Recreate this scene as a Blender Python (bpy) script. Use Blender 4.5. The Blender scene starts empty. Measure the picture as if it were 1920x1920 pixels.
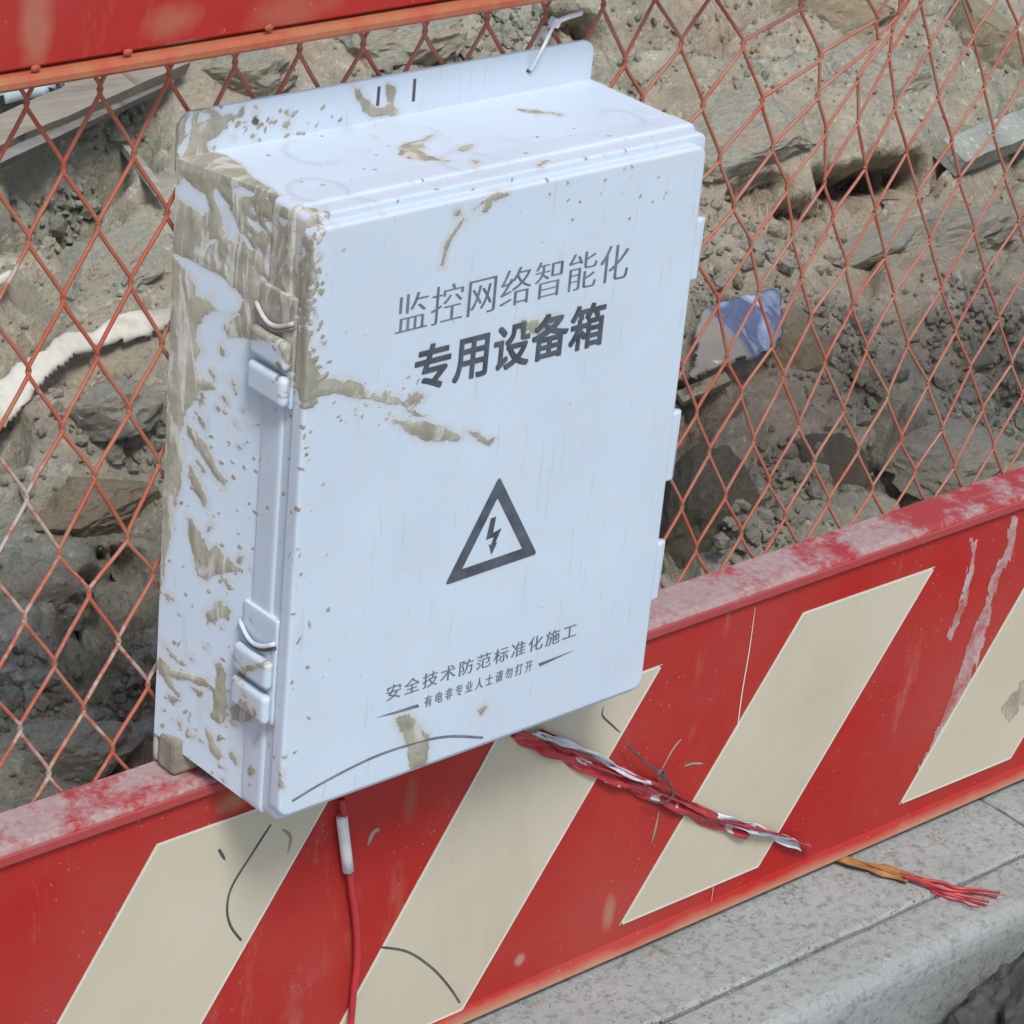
import bpy, bmesh, math, random
import numpy as np
from mathutils import Vector, Matrix, noise as mnoise
random.seed(7)
RNG = np.random.default_rng(11)
S = bpy.context.scene
R = math.radians
# ---------------------------------------------------------------- camera
CAM = np.array([-1.2511, -1.7138, 1.2824]); EUL = (1.1098, -0.0866, -0.7078); F = 5.5983
cd = bpy.data.cameras.new("camera"); cam = bpy.data.objects.new("camera", cd)
S.collection.objects.link(cam); cam.location = CAM; cam.rotation_euler = EUL
cd.sensor_width = 36; cd.lens = F*1000/1920*36; cd.clip_end = 200; cd.clip_start = .05
S.camera = cam
# ---------------------------------------------------------------- world, sun, exposure
w = bpy.data.worlds.new("World"); S.world = w; w.use_nodes = True
nt = w.node_tree; bg = nt.nodes["Background"]
sky = nt.nodes.new("ShaderNodeTexSky"); sky.sky_type = 'NISHITA'; sky.sun_disc = False
SUN_EL, SUN_AZ = 56, 205       # azimuth measured clockwise from +Y
sky.sun_elevation = R(SUN_EL); sky.sun_rotation = R(SUN_AZ); sky.dust_density = 2; sky.air_density = 1.0; sky.ozone_density = 1
nt.links.new(sky.outputs[0], bg.inputs[0]); bg.inputs[1].default_value = .103
sl = bpy.data.lights.new("sun", 'SUN'); so = bpy.data.objects.new("sun", sl); S.collection.objects.link(so)
sl.energy = 1.8; sl.angle = R(16); sl.color = (.985, 1, .975)
dv = Vector((math.sin(R(SUN_AZ))*math.cos(R(SUN_EL)), math.cos(R(SUN_AZ))*math.cos(R(SUN_EL)), math.sin(R(SUN_EL))))
so.rotation_euler = dv.to_track_quat('Z', 'Y').to_euler()
S.view_settings.view_transform = 'Standard'; S.view_settings.look = 'None'
S.view_settings.exposure = 0.55; S.view_settings.gamma = 1; S.view_settings.use_curve_mapping = False
# ---------------------------------------------------------------- helpers
RM = np.array(cam.rotation_euler.to_matrix())
def ray(px, py):
    d = RM @ np.array([(px-960)/(F*1000), -(py-960)/(F*1000), -1.0]); return d
def at(px, py, ax, val):
    "where the sight line of a measured photo point meets a real plane x/y/z = val"
    d = ray(px, py); i = 'xyz'.index(ax); t = (val-CAM[i])/d[i]; return CAM+d*t
def atp(px, py, P, N):
    d = ray(px, py); t = np.dot(np.array(P)-CAM, N)/np.dot(d, N); return CAM+d*t
def link(o): S.collection.objects.link(o); return o
def tag(o, label=None, cat=None, group=None, kind=None):
    if label: o['label'] = label
    if cat: o['category'] = cat
    if group: o['group'] = group
    if kind: o['kind'] = kind
    return o
def thing(name, loc, label, cat, group=None):
    o = bpy.data.objects.new(name, None); link(o); o.location = loc; o.empty_display_size = .05
    return tag(o, label, cat, group)
def wloc(o):
    v = Vector((0, 0, 0))
    while o is not None: v = v+o.location; o = o.parent
    return v
def mk(name, V, Fc, m, parent=None, loc=(0, 0, 0), smooth=False):
    "mesh from world coordinates, linked as ONE object under parent (or with its origin at loc)"
    base = wloc(parent) if parent else Vector(loc)
    V = np.asarray(V, dtype=float)-np.array(base)
    me = bpy.data.meshes.new(name); me.from_pydata(V.tolist(), [], [list(f) for f in Fc] if not isinstance(Fc, list) else Fc)
    me.update(); me.materials.append(m)
    if smooth: me.polygons.foreach_set('use_smooth', [True]*len(me.polygons))
    o = bpy.data.objects.new(name, me); link(o)
    if parent: o.parent = parent
    else: o.location = loc
    return o
class MB:
    def __init__(s): s.V = []; s.F = []
    def add(s, V, Fc):
        n = len(s.V); s.V += [tuple(v) for v in V]; s.F += [[i+n for i in f] for f in Fc]; return s
    def box(s, lo, hi, bev=0, seg=2):
        bm = bmesh.new(); bmesh.ops.create_cube(bm, size=1)
        lo = Vector(lo); hi = Vector(hi)
        for v in bm.verts: v.co = Vector([(lo[i]+hi[i])/2+v.co[i]*(hi[i]-lo[i]) for i in range(3)])
        if bev: bmesh.ops.bevel(bm, geom=bm.edges[:], offset=bev, segments=seg, affect='EDGES', profile=.5)
        return s.bm(bm)
    def bm(s, bm, M=None):
        bm.verts.index_update()
        s.add([(M @ v.co if M else v.co)[:] for v in bm.verts], [[v.index for v in f.verts] for f in bm.faces]); bm.free(); return s
    def tube(s, pts, r, n=6, flat=1.0, cap=True):
        pts = [Vector(p) for p in pts]; rr = r if hasattr(r, '__len__') else [r]*len(pts)
        V = []; prev = None
        for i, p in enumerate(pts):
            t = (pts[min(i+1, len(pts)-1)]-pts[max(i-1, 0)]).normalized()
            a = (Vector((0, 1, 0)) if abs(t.y) < .9 else Vector((1, 0, 0))) if prev is None else prev
            a = (a-t*a.dot(t)).normalized(); b = t.cross(a); prev = a
            for k in range(n):
                c = math.cos(2*math.pi*k/n); q = math.sin(2*math.pi*k/n)
                V.append(p+a*(c*rr[i]*flat)+b*(q*rr[i]))
        Fc = [[i*n+k, i*n+(k+1) % n, (i+1)*n+(k+1) % n, (i+1)*n+k] for i in range(len(pts)-1) for k in range(n)]
        if cap: Fc += [list(range(n))[::-1], list(range((len(pts)-1)*n, len(pts)*n))]
        return s.add(V, Fc)
    def build(s, name, m, parent=None, loc=(0, 0, 0), smooth=False): return mk(name, s.V, s.F, m, parent, loc, smooth)
def smooth_path(P, n=6):
    P = [np.array(p, float) for p in P]; out = []
    for i in range(len(P)-1):
        p0 = P[max(i-1, 0)]; p1 = P[i]; p2 = P[i+1]; p3 = P[min(i+2, len(P)-1)]
        for k in range(n):
            t = k/n
            out.append(.5*((2*p1)+(-p0+p2)*t+(2*p0-5*p1+4*p2-p3)*t*t+(-p0+3*p1-3*p2+p3)*t**3))
    out.append(P[-1]); return out
# ---- numpy noise
def vnoise(x, y, seed=0):
    xi = np.floor(x).astype(np.int64); yi = np.floor(y).astype(np.int64); xf = x-xi; yf = y-yi
    def h(a, b):
        n = (a*374761393+b*668265263+seed*1442695041) & 0xffffffff
        n = ((n ^ (n >> 13))*1274126177) & 0xffffffff; n = n ^ (n >> 16); return (n & 0xffff)/65535.0
    u = xf*xf*xf*(xf*(xf*6-15)+10); v = yf*yf*yf*(yf*(yf*6-15)+10)
    return (h(xi, yi)*(1-u)+h(xi+1, yi)*u)*(1-v)+(h(xi, yi+1)*(1-u)+h(xi+1, yi+1)*u)*v
def fbm(x, y, seed=0, o=5, g=.5):
    a = 1; s = 0; t = 0
    for i in range(o):
        s += a*(vnoise(x*2**i+i*17.3, y*2**i-i*9.1, seed+i)*2-1); t += a; a *= g
    return s/t
def worley(x, y, seed=0):
    xi = np.floor(x).astype(np.int64); yi = np.floor(y).astype(np.int64)
    F1 = np.full(x.shape, 9.); F2 = np.full(x.shape, 9.); ID = np.zeros(x.shape)
    for dx in (-1, 0, 1):
        for dy in (-1, 0, 1):
            a = xi+dx; b = yi+dy
            def h(k):
                n = (a*374761393+b*668265263+(seed*7+k)*1442695041) & 0xffffffff
                n = ((n ^ (n >> 13))*1274126177) & 0xffffffff; n = n ^ (n >> 16); return (n & 0xffff)/65535.0
            d = np.hypot(a+h(1)-x, b+h(2)-y); idv = h(3)
            nf = d < F1; F2 = np.where(nf, F1, np.minimum(F2, d)); ID = np.where(nf, idv, ID); F1 = np.where(nf, d, F1)
    return F1, F2, ID
def sdist(PX, PY, poly):
    "signed distance to a polygon, positive inside"
    poly = np.asarray(poly); ins = np.zeros(PX.shape, bool); D2 = np.full(PX.shape, 1e9)
    for i in range(len(poly)):
        ax, ay = poly[i]; bx, by = poly[(i+1) % len(poly)]
        ex, ey = bx-ax, by-ay; L = ex*ex+ey*ey+1e-18
        t = np.clip(((PX-ax)*ex+(PY-ay)*ey)/L, 0, 1)
        D2 = np.minimum(D2, (PX-ax-t*ex)**2+(PY-ay-t*ey)**2)
        c = ((ay > PY) != (by > PY)); 
        with np.errstate(divide='ignore', invalid='ignore'): xc = (bx-ax)*(PY-ay)/(by-ay+1e-18)+ax
        ins ^= (c & (PX < xc))
    return np.where(ins, 1, -1)*np.sqrt(D2)
# ---------------------------------------------------------------- materials
def srgb(r, g, b):
    f = lambda c: c/12.92 if c <= .04045 else ((c+.055)/1.055)**2.4
    return (f(r/255), f(g/255), f(b/255), 1)
class Mat:
    def __init__(s, name, rough=.6, spec=.5, metal=0):
        s.m = bpy.data.materials.new(name); s.m.use_nodes = True; s.t = s.m.node_tree; s.n = s.t.nodes; s.l = s.t.links
        s.b = s.n["Principled BSDF"]; s.b.inputs["Roughness"].default_value = rough
        s.b.inputs["Specular IOR Level"].default_value = spec; s.b.inputs["Metallic"].default_value = metal
        s.co = s.n.new("ShaderNodeTexCoord").outputs["Object"]; s.bumpin = None
    def mapping(s, scale=(1, 1, 1), rot=(0, 0, 0)):
        m = s.n.new("ShaderNodeMapping"); s.l.new(s.co, m.inputs[0]); m.inputs["Scale"].default_value = scale; m.inputs["Rotation"].default_value = rot; return m.outputs[0]
    def noise(s, scale, detail=6, rough=.6, vec=None, dist=0):
        x = s.n.new("ShaderNodeTexNoise"); x.inputs["Scale"].default_value = scale; x.inputs["Detail"].default_value = detail
        x.inputs["Roughness"].default_value = rough; x.inputs["Distortion"].default_value = dist
        s.l.new(vec if vec is not None else s.co, x.inputs["Vector"]); return x.outputs[0]
    def vor(s, scale, vec=None, feat='F1', out="Distance", rnd=1):
        x = s.n.new("ShaderNodeTexVoronoi"); x.feature = feat; x.inputs["Scale"].default_value = scale; x.inputs["Randomness"].default_value = rnd
        s.l.new(vec if vec is not None else s.co, x.inputs["Vector"]); return x.outputs[out]
    def ramp(s, fac, stops, interp='LINEAR'):
        x = s.n.new("ShaderNodeValToRGB"); s.l.new(fac, x.inputs[0]); e = x.color_ramp; e.interpolation = interp
        while len(e.elements) < len(stops): e.elements.new(.5)
        for el, (p, c) in zip(e.elements, stops): el.position = p; el.color = c if hasattr(c, '__len__') else (c, c, c, 1)
        return x.outputs[0]
    def mix(s, fac, a, b, mode='MIX'):
        x = s.n.new("ShaderNodeMix"); x.data_type = 'RGBA'; x.blend_type = mode
        for i, v in ((0, fac), (6, a), (7, b)):
            if hasattr(v, 'links') or isinstance(v, bpy.types.NodeSocket): s.l.new(v, x.inputs[i])
            else: x.inputs[i].default_value = v
        return x.outputs[2]
    def math(s, op, a, b=0.0, c=None):
        x = s.n.new("ShaderNodeMath"); x.operation = op
        for i, v in enumerate([a, b] if c is None else [a, b, c]):
            if isinstance(v, bpy.types.NodeSocket): s.l.new(v, x.inputs[i])
            else: x.inputs[i].default_value = v
        return x.outputs[0]
    def attr(s, name):
        x = s.n.new("ShaderNodeAttribute"); x.attribute_name = name; return x.outputs["Fac"]
    def sep(s, vec=None):
        x = s.n.new("ShaderNodeSeparateXYZ"); s.l.new(vec if vec is not None else s.co, x.inputs[0]); return x.outputs
    def color(s, c):
        if isinstance(c, bpy.types.NodeSocket): s.l.new(c, s.b.inputs["Base Color"])
        else: s.b.inputs["Base Color"].default_value = c
        return s
    def rough(s, v):
        s.l.new(v, s.b.inputs["Roughness"]); return s
    def bump(s, h, strength=.3, dist=.001):
        x = s.n.new("ShaderNodeBump"); x.inputs["Strength"].default_value = strength; x.inputs["Distance"].default_value = dist
        s.l.new(h, x.inputs["Height"])
        if s.bumpin is not None: s.l.new(s.bumpin, x.inputs["Normal"])
        s.bumpin = x.outputs[0]; s.l.new(s.bumpin, s.b.inputs["Normal"]); return s
def plain(name, c, rough=.6, nz=25, amt=.12, bump=.15):
    m = Mat(name, rough); n = m.noise(nz, 5)
    d = tuple(x*(1-amt*2) for x in c[:3])+(1,); e = tuple(min(1, x*(1+amt)) for x in c[:3])+(1,)
    m.color(m.ramp(n, [(.3, d), (.7, e)])); m.bump(m.noise(nz*12, 4), bump, .0008); return m.m

BOXW = (.565, .65, .74, 1)
MUD1 = (.275, .255, .195, 1); MUD2 = (.40, .375, .305, 1); MUD3 = (.21, .203, .16, 1); MUDP = (.60, .58, .53, 1)
def box_material(name, base=BOXW, dusty=0.0):
    m = Mat(name, .42, .45)
    n = m.noise(9, 4, .55)
    c = m.mix(m.ramp(n, [(.35, 0.0), (.75, 1.0)]), base, tuple(x*.93 for x in base[:3])+(1,))
    dust = m.ramp(m.noise(28, 8, .7, dist=.6), [(.50, 0.0), (.80, .35+dusty)])
    c = m.mix(dust, c, (.60, .58, .55, 1))
    scr = m.ramp(m.noise(34, 3, .5, m.mapping((6, 1, .5), (0, R(24), 0)), .3), [(.655, 0.0), (.675, .30)])
    c = m.mix(scr, c, (.44, .46, .48, 1))
    spk = m.math('MULTIPLY', m.ramp(m.vor(150), [(.0, 1.), (.13, 0.)]), m.ramp(m.noise(9, 3), [(.52, 0.), (.60, 1.)]))
    c = m.mix(m.math('MULTIPLY', spk, .6), c, (.33, .30, .25, 1))
    a = m.attr("mud")
    fine = m.noise(420, 5, .65); med = m.noise(95, 5, .6)
    k = m.math('ADD', a, m.math('MULTIPLY', m.math('SUBTRACT', fine, .5), .34))
    k = m.math('ADD', k, m.math('MULTIPLY', m.math('SUBTRACT', med, .5), .30))
    mk_ = m.ramp(k, [(.47, 0.0), (.53, 1.0)])
    strk = m.noise(30, 5, .55, m.mapping((1, 1.5, .45), (R(34), 0, 0)), 1.8)
    mc = m.mix(m.ramp(strk, [(.38, 0.0), (.66, 1.0)]), MUD1, MUD2)
    mc = m.mix(m.ramp(m.noise(60, 6, .7), [(.55, 0.0), (.75, .6)]), mc, MUD3)
    mc = m.mix(m.ramp(m.noise(22, 5, .6, m.mapping((1, 1.7, .40), (R(38), 0, 0)), 2.4), [(.53, 0.0), (.60, .70)]), mc, MUDP)
    ring = m.ramp(m.vor(17), [(.30, 0.0), (.39, .42), (.46, .0)])
    gn = m.n.new('ShaderNodeNewGeometry'); ring = m.math('MULTIPLY', ring, m.ramp(m.sep(gn.outputs['True Normal'])[2], [(.4, .12), (.8, 1.0)]))
    c = m.mix(m.math('MULTIPLY', ring, m.ramp(m.noise(8, 2), [(.45, 0.), (.55, 1.)])), c, (.40, .42, .46, 1))
    # light film of smeared mud round the thick patches
    film = m.ramp(m.math('ADD', a, m.math('MULTIPLY', m.math('SUBTRACT', med, .5), .8)), [(.10, 0.0), (.50, .60)])
    c = m.mix(film, c, (.50, .48, .44, 1))
    m.color(m.mix(mk_, c, mc)); m.rough(m.ramp(mk_, [(0, .40), (1, .85)]))
    m.bump(m.math('MULTIPLY', m.math('MULTIPLY', mk_, m.math('MULTIPLY', strk, med)), 1.0), .6, .0022)
    m.bump(m.ramp(k, [(.40, 0.), (.75, 1.)]), .25, .0010)
    m.bump(fine, .10, .0006)
    return m.m
M_BOX = box_material("white_box_plastic")
M_BOXP = (lambda m: (m.color(m.mix(m.ramp(m.noise(60, 6, .7), [(.5, 0.0), (.72, .55)]), BOXW, MUD2)), m.bump(m.noise(300, 4), .1, .0006), m.m)[-1])(Mat("white_latch_plastic", .4))
M_INK = plain("grey_print_ink", (.085, .10, .125, 1), .5, 60, .25, .05)
M_INK2 = plain("light_grey_print_ink", (.16, .18, .215, 1), .5, 60, .2, .05)
def red_paint(name, base=(.405, .015, .012, 1), up=False, mudlow=None, stains=()):
    m = Mat(name, .5, .2)
    n = m.noise(7, 6, .6)
    c = m.mix(m.ramp(n, [(.3, 0.0), (.75, 1.0)]), base, (base[0]*.86+.035, base[1]+.028, base[2]+.024, 1))
    # faded chalky areas
    c = m.mix(m.ramp(m.noise(3.2, 5, .6), [(.48, 0.0), (.78, .45)]), c, (.44, .085, .06, 1))
    # chips and mud spots
    sp = m.ramp(m.vor(120), [(.0, 1.0), (.15, 0.0)]); gate = m.ramp(m.noise(16, 3), [(.50, 0.0), (.58, 1.0)])
    c = m.mix(m.math('MULTIPLY', m.math('MULTIPLY', sp, gate), .75), c, (.50, .36, .28, 1))
    st = m.ramp(m.noise(14, 7, .75, m.mapping((1, 1, .25))), [(.58, 0.0), (.74, .6)])
    c = m.mix(st, c, (.42, .17, .12, 1))
    for (sx, sz, rx_, rz_, al, col) in stains:
        o_ = m.sep(); dx = m.math('DIVIDE', m.math('SUBTRACT', o_[0], sx), rx_); dz = m.math('DIVIDE', m.math('SUBTRACT', o_[2], sz), rz_)
        d_ = m.math('ADD', m.math('SQRT', m.math('ADD', m.math('MULTIPLY', dx, dx), m.math('MULTIPLY', dz, dz))), m.math('MULTIPLY', m.math('SUBTRACT', m.noise(34, 5, .6), .5), 1.1))
        c = m.mix(m.ramp(d_, [(.35, al), (1.0, 0.0)]), c, col)
    if mudlow is not None:
        z = m.sep()[2]; k = m.math('SUBTRACT', mudlow, z)
        k = m.math('ADD', m.math('MULTIPLY', k, 60), m.math('SUBTRACT', m.noise(9, 6, .65), .75))
        c = m.mix(m.ramp(k, [(.0, 0.0), (.6, .85)]), c, (.42, .25, .16, 1))
    if up:
        f = m.ramp(m.math('ADD', m.noise(10, 8, .72), m.math('MULTIPLY', m.noise(75, 5, .7), .22)), [(.54, 0.0), (.66, .90)])
        c = m.mix(f, c, m.mix(m.ramp(m.noise(160, 4), [(.35, 0.), (.7, 1.)]), (.34, .23, .22, 1), (.42, .33, .315, 1)))
    m.color(c); m.rough(m.ramp(n, [(.3, .42), (.8, .66)])); m.bump(m.noise(40, 6, .6), .12, .001); m.bump(m.noise(500, 3), .12, .0004)
    return m.m
def loc_xz(px, py, y): P = at(px, py, 'y', y); return float(P[0]), float(P[2]+.3803)
TAN = (.42, .21, .13, 1); GREY = (.42, .36, .32, 1)
M_RED = red_paint("red_enamel_paint", stains=[(*loc_xz(68, 40, -.034), .016, .045, .55, TAN), (*loc_xz(320, 40, -.034), .03, .016, .45, TAN), (*loc_xz(340, 90, -.034), .035, .006, .8, GREY), (*loc_xz(545, 20, -.034), .05, .02, .35, TAN)])
M_REDLOW = red_paint("red_enamel_paint_mud_at_foot", mudlow=.017, stains=[(*loc_xz(440, 1500, -.042), .022, .014, .7, TAN), (*loc_xz(1142, 1712, -.042), .010, .026, .75, TAN), (*loc_xz(770, 1500, -.042), .010, .03, .45, (.30, .13, .07, 1)), (*loc_xz(975, 1800, -.042), .008, .008, .6, GREY)])
M_LEDGE = red_paint("worn_red_paint_grey_dust", (.36, .035, .04, 1), up=True)
M_RUST = (lambda m: (m.color(m.mix(m.ramp(m.noise(18, 8, .7), [(.36, 0.), (.66, 1.)]), (.40, .055, .035, 1), (.38, .16, .065, 1))), m.bump(m.noise(120, 5), .3, .001), m.m)[-1])(Mat("rusty_red_hem", .65))
def wire_mat():
    m = Mat("orange_red_coated_wire", .5)
    c = m.mix(m.ramp(m.noise(11, 5, .6), [(.35, 0.), (.65, 1.)]), (.42, .072, .040, 1), (.43, .15, .08, 1))
    z = m.sep(); k = m.math('ADD', m.math('MULTIPLY', m.math('SUBTRACT', .66, z[2]), 1.2), m.math('MULTIPLY', m.math('SUBTRACT', -.02, z[0]), 2.0))
    c = m.mix(m.ramp(m.math('ADD', m.noise(20, 6, .7), m.math('MULTIPLY', m.math('MINIMUM', z[0], 1.2), .10)), [(.46, 0.), (.72, .7)]), c, (.38, .22, .16, 1))
    g = m.math('ADD', m.noise(16, 6, .7), m.math('MULTIPLY', m.math('MINIMUM', m.math('MAXIMUM', k, -.5), .25), .45))
    c = m.mix(m.ramp(g, [(.63, 0.), (.69, .92)]), c, (.46, .38, .32, 1))
    m.color(c); m.bump(m.noise(400, 4), .3, .0008); return m.m
M_WIRE = wire_mat()
def cream_mat():
    m = Mat("cream_reflective_film", .42, .5)
    c = m.mix(m.ramp(m.noise(6, 6, .6), [(.3, 0.), (.75, 1.)]), (.575, .515, .39, 1), (.52, .46, .34, 1))
    c = m.mix(m.ramp(m.noise(70, 6, .75), [(.62, 0.), (.76, .5)]), c, (.36, .30, .22, 1))
    sp = m.math('MULTIPLY', m.ramp(m.vor(60), [(.0, 1.), (.075, 0.)]), m.ramp(m.noise(13, 2), [(.55, 0.), (.6, 1.)]))
    c = m.mix(m.math('MULTIPLY', sp, .8), c, (.16, .13, .10, 1))
    c = m.mix(m.ramp(m.noise(4.5, 7, .7, m.mapping((1, 1, .6)), .5), [(.54, 0.), (.72, .40)]), c, (.44, .36, .27, 1))
    m.color(c); m.bump(m.noise(30, 4), .1, .0008); m.bump(m.noise(700, 2), .06, .0004); return m.m
M_CREAM = cream_mat()
M_PALE = plain("pale_highlight_and_scratch", (.66, .68, .58, 1), .45, 40, .06, .1)  # painted edge highlight of the stripes, also the pale scratch
def soil_mat(name, tone=1.0, warm=0.0, smoothness=0):
    m = Mat(name, .92, .25)
    g = lambda r, gg, b: (r*tone*(1+warm*.12), gg*tone, b*tone*(1-warm*.15), 1)
    c = m.mix(m.ramp(m.noise(2.6, 5, .6, dist=.4), [(.36, 0.), (.62, 1.)]), g(.38, .39, .325), g(.43, .39, .30))
    c = m.mix(m.ramp(m.noise(4.2, 6, .65, dist=.6), [(.54, 0.), (.66, .6)]), c, g(.40, .30, .215))
    c = m.mix(m.ramp(m.noise(14, 8, .7), [(.42, 0.), (.66, .8)]), c, g(.22, .22, .18))
    c = m.mix(m.ramp(m.noise(55, 8, .75), [(.54, 0.), (.66, .8)]), c, g(.62, .61, .53))
    c = m.mix(m.ramp(m.noise(120, 6, .7), [(.60, 0.), (.70, .8)]), c, g(.16, .15, .13))
    c = m.mix(m.ramp(m.noise(1.9, 3, .5, m.mapping((.6, 1, 1.6), (0, 0, .3))), [(.52, 0.), (.64, .38)]), c, g(.42, .31, .235))
    m.color(c)
    b = 1-.45*smoothness
    m.bump(m.noise(16, 8, .65), .8*b, .02); m.bump(m.noise(75, 9, .74), .9*b, .009); m.bump(m.vor(130, feat='F1'), .5*b, .005); m.bump(m.noise(260, 6, .7), .7, .003)
    return m.m
M_SOIL = soil_mat("clay_soil", 1.22, .3); M_CLOD = soil_mat("grey_clay_clod", 1.42, .1, .75); M_CLODB = soil_mat("brown_clay_clod", 1.28, 1.0, .5)
M_CLODD = soil_mat("dark_damp_clod", .85, .3, 0); M_CLODP = soil_mat("pale_stone", 1.15, -.3, .8); M_PEB = soil_mat("pebble_grey", 1.0, .1, .3)
def concrete(name, k=1.0, blue=0):
    m = Mat(name, .85, .3)
    c = m.mix(m.ramp(m.noise(5, 6, .6), [(.3, 0.), (.7, 1.)]), (.32*k, .34*k, .325*k+blue, 1), (.39*k, .405*k, .385*k+blue, 1))
    c = m.mix(m.ramp(m.noise(85, 7, .8), [(.50, 0.0), (.62, .85)]), c, (.20*k, .20*k, .19*k, 1))
    c = m.mix(m.ramp(m.noise(200, 5, .7), [(.58, 0.), (.68, .6)]), c, (.50*k, .52*k, .50*k, 1))
    c = m.mix(m.ramp(m.noise(3.1, 7, .65, dist=.5), [(.48, 0.), (.66, .45)]), c, (.25*k, .235*k, .205*k, 1))
    sp = m.math('MULTIPLY', m.ramp(m.vor(40), [(.0, 1.), (.22, 0.)]), m.ramp(m.noise(13, 4), [(.52, 0.), (.56, 1.)]))
    c = m.mix(m.math('MULTIPLY', sp, .75), c, (.11, .105, .095, 1))
    m.color(c); m.bump(m.noise(140, 8, .75), .8, .003); m.bump(m.noise(22, 5), .3, .004); return m.m
M_CONC = concrete("rough_concrete"); M_KERB = concrete("smooth_kerb_concrete", .92, .02)
M_WOOD = (lambda m: (m.color(m.mix(m.ramp(m.noise(16, 8, .7, m.mapping((.25, 3, 3))), [(.35, 0.), (.65, 1.)]), (.20, .17, .13, 1), (.33, .29, .235, 1))), m.bump(m.noise(30, 8, .7, m.mapping((.2, 3, 3))), .6, .004), m.m)[-1])(Mat("weathered_wood", .85))
M_WOODD = (lambda m: (m.color(m.mix(m.ramp(m.noise(16, 8, .7, m.mapping((.25, 3, 3))), [(.35, 0.), (.65, 1.)]), (.12, .11, .10, 1), (.26, .25, .235, 1))), m.bump(m.noise(30, 8, .7, m.mapping((.2, 3, 3))), .5, .003), m.m)[-1])(Mat("grey_old_wood", .85))
M_PALEWOOD = plain('pale_bare_wood', (.46, .44, .38, 1), .8, 30, .2, .3)
M_WHITECLOTH = (lambda m: (m.color(m.mix(m.ramp(m.noise(13, 8, .7), [(.40, 0.), (.64, .9)]), (.70, .66, .55, 1), (.40, .36, .28, 1))), m.bump(m.noise(38, 8, .7), .6, .004), m.m)[-1])(Mat("dirty_white_plaster", .8))
M_BLUESHEET = plain("pale_blue_sheet", (.46, .56, .62, 1), .4, 14, .12, .2)
M_BLACK = plain("dark_void", (.02, .018, .016, 1), .9, 40, .2, .2)
M_REDTAPE = (lambda m: (m.color(m.mix(m.ramp(m.noise(34, 3, .5), [(.59, 0.), (.61, 1.)]), (.46, .035, .045, 1), (.56, .48, .49, 1))), m.bump(m.noise(90, 5), .5, .003), m.m)[-1])(Mat("red_white_tape", .3))
M_REDTAPE2 = plain("red_tape_plastic", (.46, .05, .055, 1), .3, 60, .25, .5)
M_ORANGE = plain("muddy_orange_tape", (.36, .17, .055, 1), .6, 40, .25, .4)
M_WHITETAPE = plain("white_tape_plastic", (.66, .68, .74, 1), .3, 40, .15, .5)
M_CABLE = plain("red_cable_sheath", (.50, .03, .04, 1), .35, 40, .1, .1)
M_TIE = plain("white_nylon", (.74, .73, .74, 1), .4, 40, .08, .1)
M_STEELW = plain("dark_tie_wire", (.10, .09, .085, 1), .5, 60, .3, .3)
M_MUDS = plain("dried_mud", (.30, .27, .215, 1), .9, 40, .18, .8)
M_PALEMUD = plain('pale_dry_mud', (.55, .53, .48, 1), .8, 40, .2, .4)
M_MUDT = plain("tan_dried_mud", (.44, .30, .21, 1), .9, 40, .18, .8)

# ---------------------------------------------------------------- barrier dimensions
ZL, YL = -.0089, -.046        # ledge top, ledge front
YP = -.042                    # lower panel face
ZPB = -.3803                  # lower panel foot
ZBM = .6038                   # foot of the upper panel
ZC = ZPB-.006                 # pavement top
X0, X1 = -1.3, 3.4
W, H, D = .3943, .5, .1374    # the box lid

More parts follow.
